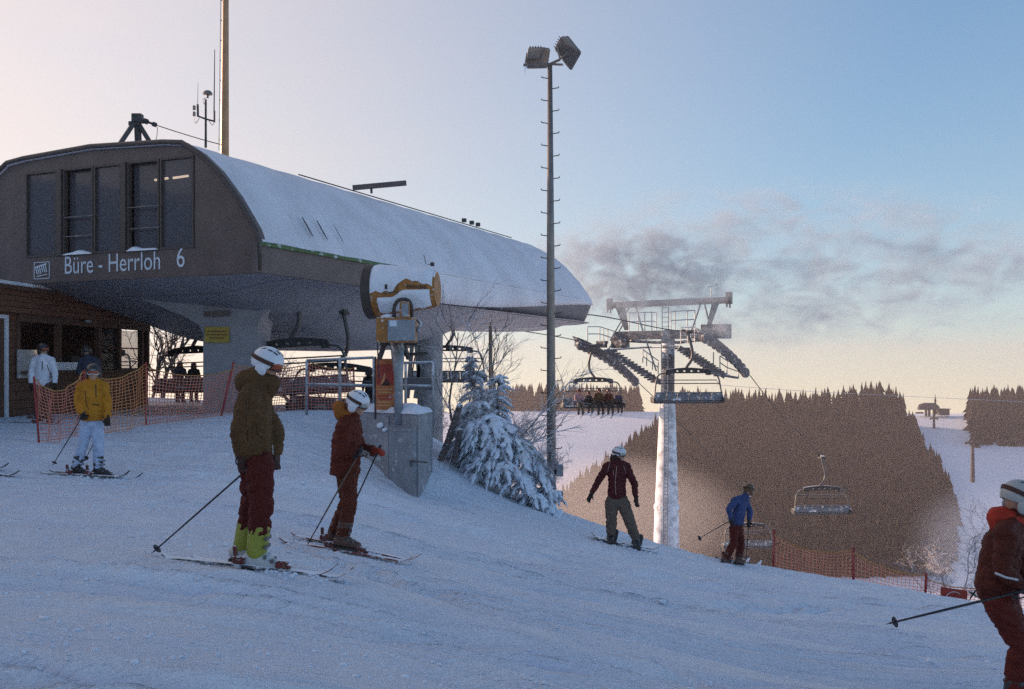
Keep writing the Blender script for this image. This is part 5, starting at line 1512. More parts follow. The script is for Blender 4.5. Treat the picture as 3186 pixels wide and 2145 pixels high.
# tall skier in the olive jacket
d = 8.2
sk_dir = (at(1045, 1815, 8.05) - at(505, 1735, 8.05)).normalized()
J = dict(head=(834, 1136, 0.02), neck=(806, 1196, 0), chest=(786, 1275, 0), pel=(795, 1420, 0), hem=(788, 1395, 0), shL=(800, 1238, 0.19), shR=(776, 1240, -0.19), elL=(858, 1345, 0.16), haL=(856, 1418, 0.06), elR=(744, 1345, -0.22), haR=(752, 1412, -0.17), cut=1428,
         hpL=(788, 1440, 0.09), hpR=(806, 1442, -0.09), knL=(786, 1560, 0.10), knR=(814, 1568, -0.10), anL=(758, 1700, 0.12), anR=(800, 1722, -0.12))
person('tall skier in olive jacket and dark red trousers wearing lime green boots', d, J, 1.0,
       dict(face=(0.93, -0.12, -0.30), jacket='olive_jacket', trousers='maroon_trousers', helmet='helmet_white', strap='strap_black', lens='lens_orange', glove='strap_black', boot=('boot_lime', 'boot_white'), toe=sk_dir, puff=1.12, trouser=1.10, cuff=0.50, bootk=1.10,
            palm=(0.2, -0.6, 0), curl=0.9, hood=('olive_jacket', [((772, 1188, 0), (800, 1176, 0), 0.115, 0.10), ((800, 1186, 0), (846, 1192, 0), 0.10, 0.075), ((845, 1196, 0), (836, 1215, 0), 0.07, 0.07)])))
make_ski('near ski of the tall skier in lime boots', at(505, 1737, 8.02), at(1048, 1818, 8.02), 'ski_top', 'skis of the tall skier', 0.545)
make_ski('far ski of the tall skier in lime boots', at(598, 1738, 8.32), at(1094, 1801, 8.32), 'ski_top', 'skis of the tall skier', 0.40)
make_pole('black pole trailing behind the tall skier in the olive jacket', at(862, 1380, 8.30), at(470, 1724, 8.45), 'pole_black', 'poles of the tall skier')
make_pole('pole beside the boots of the tall skier, mostly hidden by his legs', at(756, 1405, 8.0), at(742, 1470, 8.1), 'pole_black', 'poles of the tall skier', 0.02)

# shorter skier in the rust jacket
d = 10.8
sk2 = (at(1295, 1740, 10.7) - at(872, 1690, 10.7)).normalized()
J = dict(head=(1114, 1256, -0.02), neck=(1088, 1308, 0), chest=(1078, 1365, 0), pel=(1080, 1470, 0), hem=(1074, 1470, 0), shL=(1100, 1332, 0.16), shR=(1070, 1335, -0.17), elL=(1120, 1402, 0.16), haL=(1166, 1402, 0.02), elR=(1064, 1405, -0.24), haR=(1112, 1408, -0.20), cut=1476,
         hpL=(1076, 1482, 0.08), hpR=(1084, 1484, -0.08), knL=(1080, 1562, 0.09), knR=(1088, 1566, -0.09), anL=(1040, 1658, 0.11), anR=(1066, 1672, -0.10))
person('skier in rust red jacket with orange hood and white vented helmet', d, J, 0.97,
       dict(face=(0.90, -0.25, -0.36), jacket='rust_jacket', trousers='rust_trousers', helmet='helmet_white', lens='lens_pale', strap='strap_black', gloveL='glove_red', gloveR='glove_grey', boot=('boot_brown', 'boot_brown'), toe=sk2, puff=1.17, trouser=0.95, cuff=0.12, palm=(0.1, -0.3, -0.8), curl=1.15,
            hood=('orange_hood', [((1056, 1268, 0), (1064, 1290, 0), 0.080, 0.085), ((1064, 1290, 0), (1098, 1292, 0), 0.07, 0.07)])))
make_ski('near ski of the skier in the rust jacket', at(868, 1690, 10.68), at(1290, 1742, 10.68), 'ski_red', 'skis of the rust jacket skier', 0.47, 0.042)
make_ski('far ski of the skier in the rust jacket', at(905, 1684, 10.92), at(1306, 1727, 10.92), 'ski_red', 'skis of the rust jacket skier', 0.36, 0.042)
make_pole('pole planted behind the boots by the near hand of the rust jacket skier', at(1124, 1398, 10.55), at(954, 1700, 10.5), 'pole_bronze', 'poles of the rust jacket skier')
make_pole('pole in the red glove of the rust jacket skier passing behind the legs', at(1182, 1392, 10.85), at(1046, 1690, 10.95), 'pole_black', 'poles of the rust jacket skier')

# skier cut by the right edge
d = 7.4
J = dict(head=(3172, 1556, 0.0), neck=(3142, 1632, 0), chest=(3118, 1700, 0), pel=(3106, 1850, 0), hem=(3098, 1826, 0), shL=(3162, 1668, 0.18), shR=(3128, 1668, -0.20), elL=(3178, 1762, 0.2), haL=(3222, 1812, 0.15), elR=(3118, 1778, -0.24), haR=(3188, 1832, -0.2),
         hpL=(3118, 1876, 0.09), hpR=(3110, 1880, -0.09), knL=(3190, 2010, 0.1), knR=(3178, 2012, -0.1), anL=(3160, 2178, 0.12), anR=(3152, 2200, -0.12))
person('skier in brown jacket with red hood leaning forward at the right edge', d, J, 1.0,
       dict(face=(0.92, 0.05, -0.36), jacket='brown_jacket', trousers='brick_trousers', helmet='helmet_grey', lens='lens_orange', glove='glove_dark', boot=('boot_black', 'boot_black'), toe=(0.98, -0.05, -0.16), puff=1.02, trouser=1.0, cuff=0.2, palm=(0.2, 0.1, -0.8), curl=1.15,
            hood=('red_hood', [((3106, 1612, 0), (3118, 1632, 0), 0.085, 0.095), ((3122, 1606, 0), (3160, 1622, 0), 0.075, 0.08)])))
make_ski('near ski of the skier at the right edge', at(2950, 2235, 7.25), at(3560, 2320, 7.25), 'ski_top', 'skis at the right edge', 0.40)
make_ski('far ski of the skier at the right edge', at(2990, 2215, 7.55), at(3590, 2295, 7.55), 'ski_top', 'skis at the right edge', 0.38)
make_pole('black pole held out level behind the skier at the right edge', at(3196, 1836, 7.15), at(2755, 1943, 7.0), 'pole_black', 'poles at the right edge', 0.042, 0.010)
make_pole('far pole tip showing behind the back of the skier at the right edge', at(3230, 1560, 7.7), at(3012, 1872, 7.9), 'pole_black', 'poles at the right edge')
mat('reflective', (0.5, 0.5, 0.52), 0.4)

# skier in the yellow jacket
d = 15.5
J = dict(head=(291, 1160, -0.02), neck=(289, 1192, 0), chest=(288, 1228, 0), pel=(287, 1306, 0), hem=(287, 1294, 0), shL=(322, 1206, 0.03), shR=(254, 1206, 0), elL=(334, 1258, 0), haL=(334, 1302, -0.06), elR=(243, 1256, -0.03), haR=(258, 1292, -0.20), cut=1309,
         hpL=(302, 1316, 0.02), hpR=(270, 1316, 0), knL=(307, 1388, -0.02), knR=(258, 1386, -0.04), anL=(306, 1458, 0.02), anR=(236, 1456, 0))
person('skier in bright yellow jacket and pale trousers in front of the orange net', d, J, 0.97,
       dict(face=(0.30, -0.94, -0.08), jacket='yellow_jacket', trousers='pale_trousers', helmet='helmet_dark', lens='lens_orange', strap='rim_white', glove='glove_dark', boot=('boot_black', 'boot_black'), toe=(0.96, -0.24, -0.02), puff=1.12, cuff=0.14, trouser=0.95, palm=(0.3, -0.5, 0.2), curl=1.1), voxel=0.016)
make_ski('ski of the yellow jacket skier nearer the camera', at(130, 1481, 15.45), at(402, 1493, 15.1), 'ski_top', 'skis of the yellow jacket skier', 0.42)
make_ski('ski of the yellow jacket skier farther from the camera', at(158, 1478, 15.75), at(442, 1490, 15.4), 'ski_top', 'skis of the yellow jacket skier', 0.52)
make_pole('pole slanting down to the left from the yellow jacket skier', at(262, 1286, 15.25), at(162, 1452, 15.3), 'pole_black', 'poles of the yellow jacket skier')
make_pole('pole behind the legs of the yellow jacket skier', at(336, 1296, 15.4), at(264, 1432, 16.4), 'pole_black', 'poles of the yellow jacket skier')

# snowboarder
d = 18.0
J = dict(head=(1928, 1414, 0), neck=(1922, 1440, 0), chest=(1920, 1474, 0), pel=(1920, 1552, 0), hem=(1919, 1540, 0), shL=(1950, 1454, 0), shR=(1888, 1454, 0), elL=(1974, 1506, -0.03), haL=(1979, 1552, -0.1), elR=(1862, 1496, 0), haR=(1840, 1538, -0.06),
         hpL=(1938, 1562, 0), hpR=(1903, 1562, 0), knL=(1958, 1620, -0.08), knR=(1902, 1616, -0.05), anL=(1980, 1682, 0), anR=(1902, 1668, 0))
person('snowboarder in wine red jacket and grey trousers with pale helmet', d, J, 0.98,
       dict(face=(0.72, -0.68, -0.06), jacket='wine_jacket', trousers='grey_trousers', helmet='helmet_white', lens='lens_pale', ear='hair', glove='glove_dark', boot=('boot_black', 'boot_black'), toe=(0.1, -0.95, -0.25), toeR=(-0.35, -0.9, -0.1), puff=1.0, trouser=1.18, cuff=0.28, palm=(0.2, -0.4, 0), curl=0.5,
            hood=('hair', [((1912, 1425, 0.03), (1910, 1440, 0.03), 0.075, 0.06)])), voxel=0.017)
sb = empty('snowboard', at(1940, 1696, 18.0), 'dark snowboard with upturned ends under the snowboarder', 'snowboard')
a, b_ = at(1836, 1672, 18.0), at(2046, 1714, 18.0); e = (b_ - a); L = e.length; e /= L; s_ = e.cross(Vector((0, 0, 1))).normalized(); u = s_.cross(e)
rows = []
for i in range(29):
    t = i / 28; wv_ = 0.14 * (0.88 + 0.25 * abs(t - .5) * 2) * math.sqrt(min(1, t * 14 + .02, (1 - t) * 14 + .02)); z = 0.075 * (max(0, (t - .86) / .14) ** 2 + max(0, (.14 - t) / .14) ** 2) + 0.02
    p = a + e * L * t + u * z
    rows.append([p - s_ * wv_, p - s_ * wv_ * .9 + u * .012, p + s_ * wv_ * .9 + u * .012, p + s_ * wv_, p + s_ * wv_ - u * .004, p - s_ * wv_ - u * .004, p - s_ * wv_])
MB().grid(rows).build('board', 'ski_top', sb)
for px, py in ((1902, 1684), (1979, 1700)):
    q = MB(); q.bbox(at(px, py, 18.0), e * 0.09, s_ * 0.14, u * 0.03, 0.2); q.bbox(at(px, py, 18.1) + u * 0.12, e * 0.10, s_ * 0.02, u * 0.12, 0.3); q.build('binding', 'boot_black', sb)

# skier in the blue jacket
d = 19.9
J = dict(head=(2331, 1526, 0), neck=(2316, 1550, 0), chest=(2302, 1578, 0), pel=(2292, 1634, 0), hem=(2293, 1622, 0), shL=(2318, 1560, 0.16), shR=(2286, 1558, -0.14), elL=(2334, 1592, 0.10), haL=(2330, 1622, -0.02), elR=(2268, 1584, -0.24), haR=(2276, 1622, -0.24),
         hpL=(2298, 1644, 0.06), hpR=(2284, 1644, -0.06), knL=(2306, 1692, 0.08), knR=(2284, 1692, -0.10), anL=(2298, 1740, 0.06), anR=(2256, 1738, -0.12))
person('skier in blue jacket and brick red trousers at the brow of the slope', d, J, 0.90,
       dict(face=(0.80, 0.55, -0.12), jacket='blue_jacket', trousers='brick_trousers', helmet='helmet_brown', lens='lens_orange', glove='glove_dark', boot=('boot_brown', 'boot_brown'), toe=(0.75, 0.60, -0.22), puff=1.02, trouser=1.0, cuff=0.10, palm=(0.3, 0.2, -0.6)), voxel=0.017)
make_pole('pole stretched back to the left by the skier in the blue jacket', at(2280, 1616, 19.6), at(2168, 1680, 19.2), 'pole_black', 'poles of the blue jacket skier', 0.055)
make_pole('upright pole in front of the skier in the blue jacket', at(2331, 1616, 19.8), at(2321, 1746, 19.8), 'pole_black', 'poles of the blue jacket skier', 0.055)
make_ski('ski under the near boot of the blue jacket skier', at(2228, 1748, 19.6), at(2330, 1772, 21.0), 'ski_top', 'skis of the blue jacket skier', 0.3)
make_ski('ski under the far boot of the blue jacket skier', at(2272, 1752, 19.8), at(2368, 1778, 21.1), 'ski_top', 'skis of the blue jacket skier', 0.3)

# people farther back, standing
def stander(label, px, head_py, d, look, lean=0.0, k=None, arms=0.0, feet=None):
    s_ = F / d
    x = (px - CX) / s_
    zg = gz(x, d) if feet is None else (HY - feet) / s_
    H = (HY - head_py) / s_ - zg + 0.10                   # height to the crown
    k = H / 1.78
    Z = lambda f: HY - (zg + H * f) * s_
    X = lambda m_: px + m_ * k * s_
    J = dict(head=(X(lean), Z(0.935)), neck=(X(lean * .7), Z(0.84)), chest=(X(lean * .5), Z(0.73)), pel=(X(0), Z(0.53)), hem=(X(0), Z(0.53)), shL=(X(.19), Z(.80)), shR=(X(-.19), Z(.80)), elL=(X(.27), Z(.64), -0.04), haL=(X(.27 - arms), Z(.50 + arms * .6), -0.12), elR=(X(-.27), Z(.64), -0.04), haR=(X(-.27 + arms), Z(.50 + arms * .6), -0.12),
             hpL=(X(.09), Z(.50)), hpR=(X(-.09), Z(.50)), knL=(X(.11), Z(.28), -0.03), knR=(X(-.11), Z(.28), -0.03), anL=(X(.13), Z(.07)), anR=(X(-.13), Z(.07)))
    lk = dict(face=(0.6, -0.8, 0), glove='glove_dark', boot=('boot_black', 'boot_black'), toe=(0.7, -0.7, 0), helmet='helmet_dark', trousers='black_cloth', jacket='black_cloth', cuff=0.12)
    lk.update(look)
    return person(label, d, J, k, lk, voxel=0.022, fine=False)
stander('skier in white jacket standing by the hut, left of the yellow jacket', 134, 1088, 20.6, dict(jacket='white_jacket', trousers='brown_trousers', face=(0.9, -0.4, 0), boot=('boot_brown', 'boot_brown'), puff=1.05), feet=1318)
stander('person in navy jacket at the hut counter behind the yellow jacket skier', 278, 1092, 22.6, dict(jacket='navy_jacket', trousers='black_cloth', face=(-0.5, 0.8, 0), goggle=False), lean=-0.08, arms=0.12)
stander('person behind the orange net, left one of a dark pair', 560, 1136, 31.0, dict(jacket='navy_jacket'))
stander('person behind the orange net, right one of a dark pair', 603, 1140, 31.5, dict(jacket='black_cloth'))
stander('dark figure seen beyond the railing left of the warning banner', 1149, 1163, 30.0, dict(jacket='black_cloth', trousers='black_cloth'))
make_ski('ski lying under the white jacket skier by the hut', at(30, 1322, 20.2), at(190, 1330, 20.0), 'ski_top', 'skis by the hut', 0.6)
make_ski('second ski behind the white jacket skier by the hut', at(20, 1284, 21.0), at(150, 1290, 20.9), 'ski_top', 'skis by the hut', 0.7)
make_ski('ski with only its tip in the picture at the left edge', at(-230, 1484, 15.4), at(58, 1476, 15.0), 'ski_top', 'skis at the left edge', 0.3)
make_ski('shorter showing ski at the left edge, behind the other', at(-270, 1482, 15.7), at(24, 1472, 15.4), 'ski_top', 'skis at the left edge', 0.3)

# five riders on the lift chair
bpy.context.view_layer.update()
MWc = RIDE.matrix_world.copy()
riders = [('rose_jacket', 'grey_trousers', 'wine_jacket', 1.0, 'rider in pale rose jacket, leftmost of the five on the chair'), ('black_cloth', 'black_cloth', 'helmet_dark', 0.84, 'small dark rider, second from the left on the chair'), ('olive_jacket', 'black_cloth', 'helmet_dark', 1.05, 'tallest rider in olive brown, middle of the five on the chair'),
          ('brown_jacket', 'black_cloth', 'helmet_dark', 1.0, 'rider in brown, second from the right on the chair'), ('navy_jacket', 'black_cloth', 'helmet_grey', 0.86, 'smallest rider, rightmost of the five on the chair')]
for i, (jk_, tr2, hm, k, lab) in enumerate(riders):
    xo = -0.9 + 0.6 * i
    def wf(v, xo=xo, k=k): return MWc @ Vector((xo + v[0] * k, v[1] * k - 0.10, -3.44 + v[2] * k))
    J = dict(head=(0, -.08, .80), neck=(0, -.03, .62), chest=(0, 0, .45), pel=(0, -.02, .14), shL=(.19, -.02, .56), shR=(-.19, -.02, .56), elL=(.25, -.14, .32), haL=(.14, -.36, .26), elR=(-.25, -.14, .32), haR=(-.14, -.36, .26),
             hpL=(.1, -.06, .10), hpR=(-.1, -.06, .10), knL=(.12, -.46, .10), knR=(-.12, -.46, .10), anL=(.13, -.46, -.36), anR=(-.13, -.46, -.36))
    person(lab, 0, J, k, dict(face=(-0.2, -0.97, -0.1), jacket=jk_, trousers=tr2, helmet=hm, boot=('boot_black', 'boot_black'), toe=(-0.25, -0.95, -0.2), glove='glove_dark', cuff=0.1), group='riders on the lift chair', voxel=0.03, fine=False, w=wf)
    for sx in (-1, 1):
        m_ = wf((sx * .13, -.50, -.50)); dr_ = Vector((-0.45 + 0.2 * sx, -0.85, -0.22 - 0.06 * i % 0.1)).normalized()
        nm = ('left' if sx < 0 else 'right') + ' ski of the ' + lab.split(',')[0].replace(', ', ' ') + (' on the chair' if 'chair' not in lab.split(',')[0] else '')
        make_ski(nm, m_ - dr_ * 0.65 * k, m_ + dr_ * 0.85 * k, 'ski_red' if i == 0 else 'ski_top', 'skis of the chair riders', 0.44, binding=False)

# zips, pockets and bands
def jacket_of(lab):
    for o in COL.objects:
        if o.get('label') == lab: return bpy.data.objects[o['_j']]
mat('zip_dark', (0.08, 0.04, 0.015), 0.6); mat('zip_pale', (0.35, 0.22, 0.2), 0.6)
j_ = jacket_of('skier in bright yellow jacket and pale trousers in front of the orange net')
seam(j_, [(298, 1196), (299, 1246)], 0.008, 'zip_dark', 'zip'); seam(j_, [(288, 1259), (312, 1261)], 0.010, 'zip_dark', 'pocket'); seam(j_, [(265, 1215), (268, 1255), (278, 1278)], 0.005, 'zip_dark', 'sleeve_seam')
j_ = jacket_of('snowboarder in wine red jacket and grey trousers with pale helmet')
seam(j_, [(1919, 1452), (1914, 1500), (1917, 1548)], 0.007, 'zip_pale', 'zip'); seam(j_, [(1908, 1462), (1909, 1484)], 0.005, 'zip_pale', 'pocket_zip'); seam(j_, [(1898, 1440), (1888, 1476)], 0.006, 'zip_pale', 'strap'); seam(j_, [(1940, 1450), (1949, 1478)], 0.006, 'zip_pale', 'strap')
j_ = jacket_of('skier in brown jacket with red hood leaning forward at the right edge')
seam(j_, [(3098, 1783), (3130, 1796), (3172, 1806)], 0.010, 'reflective', 'reflective_band')
j_ = jacket_of('skier in white jacket standing by the hut, left of the yellow jacket')
seam(j_, [(132, 1125), (131, 1160)], 0.008, 'black_cloth', 'zip'); seam(j_, [(146, 1135), (156, 1165), (154, 1185)], 0.008, 'grey_trousers', 'sleeve_seam')
j_ = jacket_of('tall skier in olive jacket and dark red trousers wearing lime green boots')
seam(j_, [(772, 1210), (768, 1300), (772, 1385)], 0.005, 'zip_dark', 'side_seam'); seam(j_, [(846, 1386), (850, 1420)], 0.005, 'rim_white', 'zip_pull'); seam(j_, [(800, 1345), (826, 1372)], 0.006, 'zip_dark', 'pocket')
for o in COL.objects:
    if '_j' in o: del o['_j']

# ------------------------------------------------------------------ safety nets
def net_material(name, col):
    m, n, l, b = new_mat(name)
    co = n.new('ShaderNodeTexCoord'); nz = n.new('ShaderNodeTexNoise'); nz.inputs['Scale'].default_value = 2.0
    l.new(co.outputs['Object'], nz.inputs['Vector'])
    mx = n.new('ShaderNodeMix'); mx.data_type = 'RGBA'
    mx.inputs[6].default_value = tuple(c * 0.75 for c in col) + (1,); mx.inputs[7].default_value = tuple(min(1, c * 1.2) for c in col) + (1,)
    l.new(nz.outputs[0], mx.inputs[0]); l.new(mx.outputs[2], b.inputs['Base Color'])
    b.inputs['Roughness'].default_value = 0.5
    t = n.new('ShaderNodeBsdfTranslucent'); l.new(mx.outputs[2], t.inputs[0])
    ms = n.new('ShaderNodeMixShader'); ms.inputs[0].default_value = 0.5
    l.new(b.outputs[0], ms.inputs[1]); l.new(t.outputs[0], ms.inputs[2]); l.new(ms.outputs[0], n['Material Output'].inputs[0])
net_material('net_orange', (0.92, 0.36, 0.15)); net_material('net_red', (0.88, 0.30, 0.19)); net_material('net_hem', (0.72, 0.42, 0.16)); net_material('banner_net', (0.50, 0.09, 0.06))
mat('stake_red', (0.34, 0.035, 0.035), 0.5, var=0.2, scale=9)
def net_bay(top0, top1, bot0, bot1, sag, parent, cell=0.055, th=0.007, m='net_red', belly=0.06, sag_at=0.5):
    """a hanging bay of netting, every cord of it real"""
    top0, top1, bot0, bot1 = [Vector(p) for p in (top0, top1, bot0, bot1)]
    L = (top1 - top0).length; H = ((top0 - bot0).length + (top1 - bot1).length) / 2
    nu, nv = max(6, int(L / cell)), max(6, int(H / cell))
    nrm = (top1 - top0).cross(Vector((0, 0, 1))).normalized()
    sd = random.random() * 40
    def pt(u, v):
        a = top0.lerp(top1, u); b_ = bot0.lerp(bot1, u)
        q = 4 * u * (1 - u) if sag_at == 0.5 else (math.sin(math.pi * u ** (math.log(0.5) / math.log(sag_at))))
        a = a - Vector((0, 0, sag * q))
        p = a.lerp(b_, v)
        w = belly * math.sin(math.pi * v) * math.sin(u * 9 + sd) + 0.03 * math.sin(u * 23 + v * 5 + sd) + 0.02 * mnoise.noise(Vector((u * 8, v * 8, sd)))
        return p + nrm * w
    P = [[pt(i / nu, j / nv) for j in range(nv + 1)] for i in range(nu + 1)]
    mb = MB()
    for i in range(nu + 1):
        for j in range(nv):
            a, b_ = P[i][j], P[i][j + 1]; s_ = (top1 - top0).normalized() * th
            mb.add([a - s_, a + s_, b_ + s_, b_ - s_], [(0, 1, 2, 3)])
    for j in range(1, nv + 1):
        for i in range(nu):
            a, b_ = P[i][j], P[i + 1][j]; s_ = Vector((0, 0, th))
            mb.add([a - s_, a + s_, b_ + s_, b_ - s_], [(0, 1, 2, 3)])
    no = mb.build('netting', m, parent)
    MB().tube([P[i][0] for i in range(nu + 1)], 0.012, 5).build('edge_cord', 'net_hem', no)
    return no
nf = empty('safety_net', at(400, 1340, 19.5), 'orange safety net on red stakes strung in front of the hut and station', 'net')
stakes = [((105, 1172), (123, 1392), 17.5), ((262, 1150), (266, 1372), 18.8), ((455, 1128), (455, 1345), 20.0), ((727, 1126), (686, 1302), 21.0), ((962, 1120), (958, 1296), 22.3), ((1100, 1140), (1104, 1292), 22.6)]
for (tx, ty), (bx_, by), dd in stakes:
    MB().tube([at(bx_, by + 6, dd), at(tx, ty, dd)], 0.019, 8).build('stake', 'stake_red', nf, smooth=True)
def bay(i, j, sag, t_off=(6, 6), b_off=(-8, -8), cell=0.070, m='net_red', sag_at=0.5):
    (a, b_, d0), (c, e, d1) = stakes[i], stakes[j]
    return net_bay(at(a[0], a[1] + t_off[0], d0), at(c[0], c[1] + t_off[1], d1), at(b_[0], b_[1] + b_off[0], d0), at(e[0], e[1] + b_off[1], d1), sag, nf, cell, 0.0068, m, sag_at=sag_at)
bay(0, 1, 0.30); bay(1, 2, 0.22, m='net_orange', sag_at=0.45); bay(2, 3, 0.16, t_off=(14, 24), b_off=(-24, -10)); bay(3, 4, 0.10, t_off=(10, 14)); bay(4, 5, 0.08)
# second net, along the brow
nr = empty('safety_net', at(2650, 1822, 21.0), 'orange safety net on red stakes along the brow beside the blue jacket skier', 'net')
st2 = [((2409, 1648), (2406, 1782), 22.0), ((2656, 1704), (2655, 1832), 21.0), ((2882, 1784), (2878, 1866), 20.5), ((3110, 1812), (3108, 1890), 19.5), ((3400, 1850), (3400, 1930), 19.0)]
for (tx, ty), (bx_, by), dd in st2:
    MB().tube([at(bx_, by + 8, dd), at(tx, ty, dd)], 0.030, 8).build('stake', 'stake_red', nr, smooth=True)
for i in range(4):
    (a, b_, d0), (c, e, d1) = st2[i], st2[i + 1]
    net_bay(at(a[0], a[1] + 16, d0), at(c[0], c[1] + 6, d1), at(b_[0], b_[1] - 6, d0), at(e[0], e[1] - 6, d1), (0.20, 0.12, 0.14, 0.05)[i], nr, 0.080, 0.0055, 'net_red')
bq = MB().frame_box(at(2968, 1850, 19.9), (0.25, -0.05, -0.03), (0.003, 0.012, 0), (0, 0, 0.115)).build('red_cloth', 'banner_net', nr)
arc = MB(); arc.tube([at(2968 + 26 * math.cos(a), 1866 - 24 * math.sin(a), 19.87) for a in np.linspace(0.15, math.pi - 0.15, 14)], 0.008, 4); arc.build('arch_mark', 'rim_white', bq)

# ------------------------------------------------------------------ bare trees and shrubs
def bare_tree(name, label, base, height, seed, m, spread=0.55, levels=4, r0=0.06, lean=(0, 0, 0), kids=3, group=None, cat='tree', first=0.25, sides=4):
    rg = random.Random(seed)
    root = empty(name, base, label, cat, group)
    trunk, br_ = MB(), MB()
    def grow(p, d_, L, r_, lev):
        n_ = 5; pts = [p]; q = Vector(p); dd = Vector(d_)
        for i in range(n_):
            dd = (dd + Vector((rg.gauss(0, .16), rg.gauss(0, .16), rg.gauss(0, .10) + 0.03))).normalized()
            q = q + dd * L / n_; pts.append(q.copy())
        tip = r_ * (0.45 if lev else 0.4)
        (trunk if lev == 0 else br_).tube(pts, [r_ + (tip - r_) * i / n_ for i in range(n_ + 1)], 7 if lev == 0 else sides, caps=False)
        if lev >= levels: return
        k = kids + (1 if rg.random() < 0.5 else 0) + (2 if lev == 0 else 0)
        for c in range(k):
            t = first + (1 - first) * (c + rg.random() * 0.8) / k
            i = min(int(t * n_), n_ - 1); pp = pts[i].lerp(pts[i + 1], t * n_ - i) if t < 1 else pts[-1]
            a = rg.random() * 6.28
            o_ = dd.orthogonal().normalized(); o2 = dd.cross(o_)
            nd = (dd * (1 - spread * .6) + (o_ * math.cos(a) + o2 * math.sin(a)) * spread * rg.uniform(.7, 1.3)).normalized()
            grow(pp, nd, L * rg.uniform(.45, .68), max(r_ * 0.5, 0.0035), lev + 1)
    grow(Vector(base), (Vector((0, 0, 1)) + Vector(lean)).normalized(), height * 0.6, r0, 0)
    trunk.build('trunk', m, root, smooth=True); br_.build('branches', m, root)
    return root
def gp(px, d, dz=-0.1):
    x = (px - CX) * d / F; return Vector((x, d, gz(x, d) + dz))
bare_tree('bare_tree', 'bare many branched tree under the station beside the hut corner', gp(505, 36), 4.6, 3, 'bark', 0.6, 4, 0.09, kids=3)
bare_tree('bare_tree', 'bare tree just left of the station pillar', gp(560, 38), 4.2, 11, 'bark', 0.65, 4, 0.08, kids=3)
bare_tree('bare_tree', 'thin bare tree right against the hut corner post', gp(470, 39), 4.4, 23, 'bark', 0.5, 3, 0.07, kids=4)
bare_tree('bare_tree', 'bare tree with drooping rimed twigs above the tall skier helmet', gp(905, 36), 3.6, 5, 'bark_frost', 0.8, 4, 0.08, kids=3)
bare_tree('bare_tree', 'bare tree behind the railing left of the warning banner', gp(985, 40), 3.4, 8, 'bark_frost', 0.75, 4, 0.07, kids=3)
bare_tree('bare_tree', 'bare tree seen between helmet and station hull', gp(840, 41), 3.8, 15, 'bark_frost', 0.75, 4, 0.07, kids=3)
bare_tree('bare_shrub', 'thin bare stems in front of the round pillar, right of the snow gun', at(1405, 1310, 21.5), 3.4, 9, 'bark_frost', 0.42, 3, 0.028, kids=4, cat='shrub', first=0.1)
bare_tree('bare_shrub', 'tall bare twigs rising beside the frosted spruce top', at(1450, 1330, 22.0), 3.2, 31, 'bark_frost', 0.40, 3, 0.026, kids=4, cat='shrub', first=0.1)
bare_tree('bare_shrub', 'bare sapling standing clear against the sky right of the spruce', at(1532, 1270, 22.5), 2.4, 14, 'bark_frost', 0.40, 3, 0.022, kids=4, cat='shrub', first=0.15)
bare_tree('bare_shrub', 'bare twigs reaching past the floodlight mast to the right', at(1580, 1400, 20.4), 2.7, 18, 'bark_frost', 0.45, 3, 0.024, lean=(0.85, 0, 0), kids=4, cat='shrub', first=0.15)
bare_tree('bare_shrub', 'low bare branch sticking out behind the floodlight mast', at(1590, 1410, 20.2), 1.9, 28, 'bark_frost', 0.4, 2, 0.022, lean=(2.2, 0, 0), kids=4, cat='shrub', first=0.2)
for i, (px, py, d_, h, sd) in enumerate(((3000, 1880, 24, 2.3, 41), (3060, 1890, 25, 2.8, 42), (3130, 1890, 24, 3.0, 43), (2955, 1900, 27, 2.2, 44), (3175, 1890, 26, 2.9, 45), (2890, 1900, 29, 2.4, 46))):
    bare_tree('rime_shrub', ('rimed shrub behind the red cloth on the net', 'rimed shrub left of the shoulder of the skier at the right edge', 'rimed shrub touching the back of the skier at the right edge', 'small rimed shrub left of the red cloth on the net', 'rimed shrub behind the head of the skier at the right edge', 'faint rimed shrub in the valley mist left of the others')[i],
              at(px, py, d_), h, sd, 'twig_rime', 0.62, 4, 0.022, kids=4, cat='shrub', first=0.1, group='rimed shrubs below the net', sides=3)
for i, (px, py, d_, h, sd, ln_) in enumerate(((1500, 1400, 20.9, 1.7, 61, 0.2), (1560, 1440, 20.2, 1.5, 62, 0.5), (1620, 1480, 20.1, 1.4, 63, 0.7), (1680, 1540, 20.1, 1.2, 64, 0.6), (1450, 1400, 20.6, 1.6, 65, 0.0))):
    bare_tree('rime_shrub', ('white rimed twigs in the heart of the thicket below the bare sapling', 'white rimed twigs over the middle of the snowy thicket', 'white rimed twigs leaning out of the thicket towards the mast', 'white rimed twigs at the foot of the floodlight mast', 'white rimed twigs beside the leaning logs')[i],
              at(px, py, d_), h, sd, 'twig_rime', 0.6, 4, 0.016, lean=(ln_, -0.1, 0), kids=4, cat='shrub', first=0.1, group='rimed twigs in the thicket', sides=3)
pl_ = at(1527, 1240, 30.0)
tag(MB().tube([pl_ - Vector((0, 0, .6)), at(1526, 1015, 30.0)], [0.07, 0.06], 10).build('wooden_pole', 'post_steel', None, loc=pl_, smooth=True), 'plain brown pole behind the snowy bush under the station nose', 'pole')

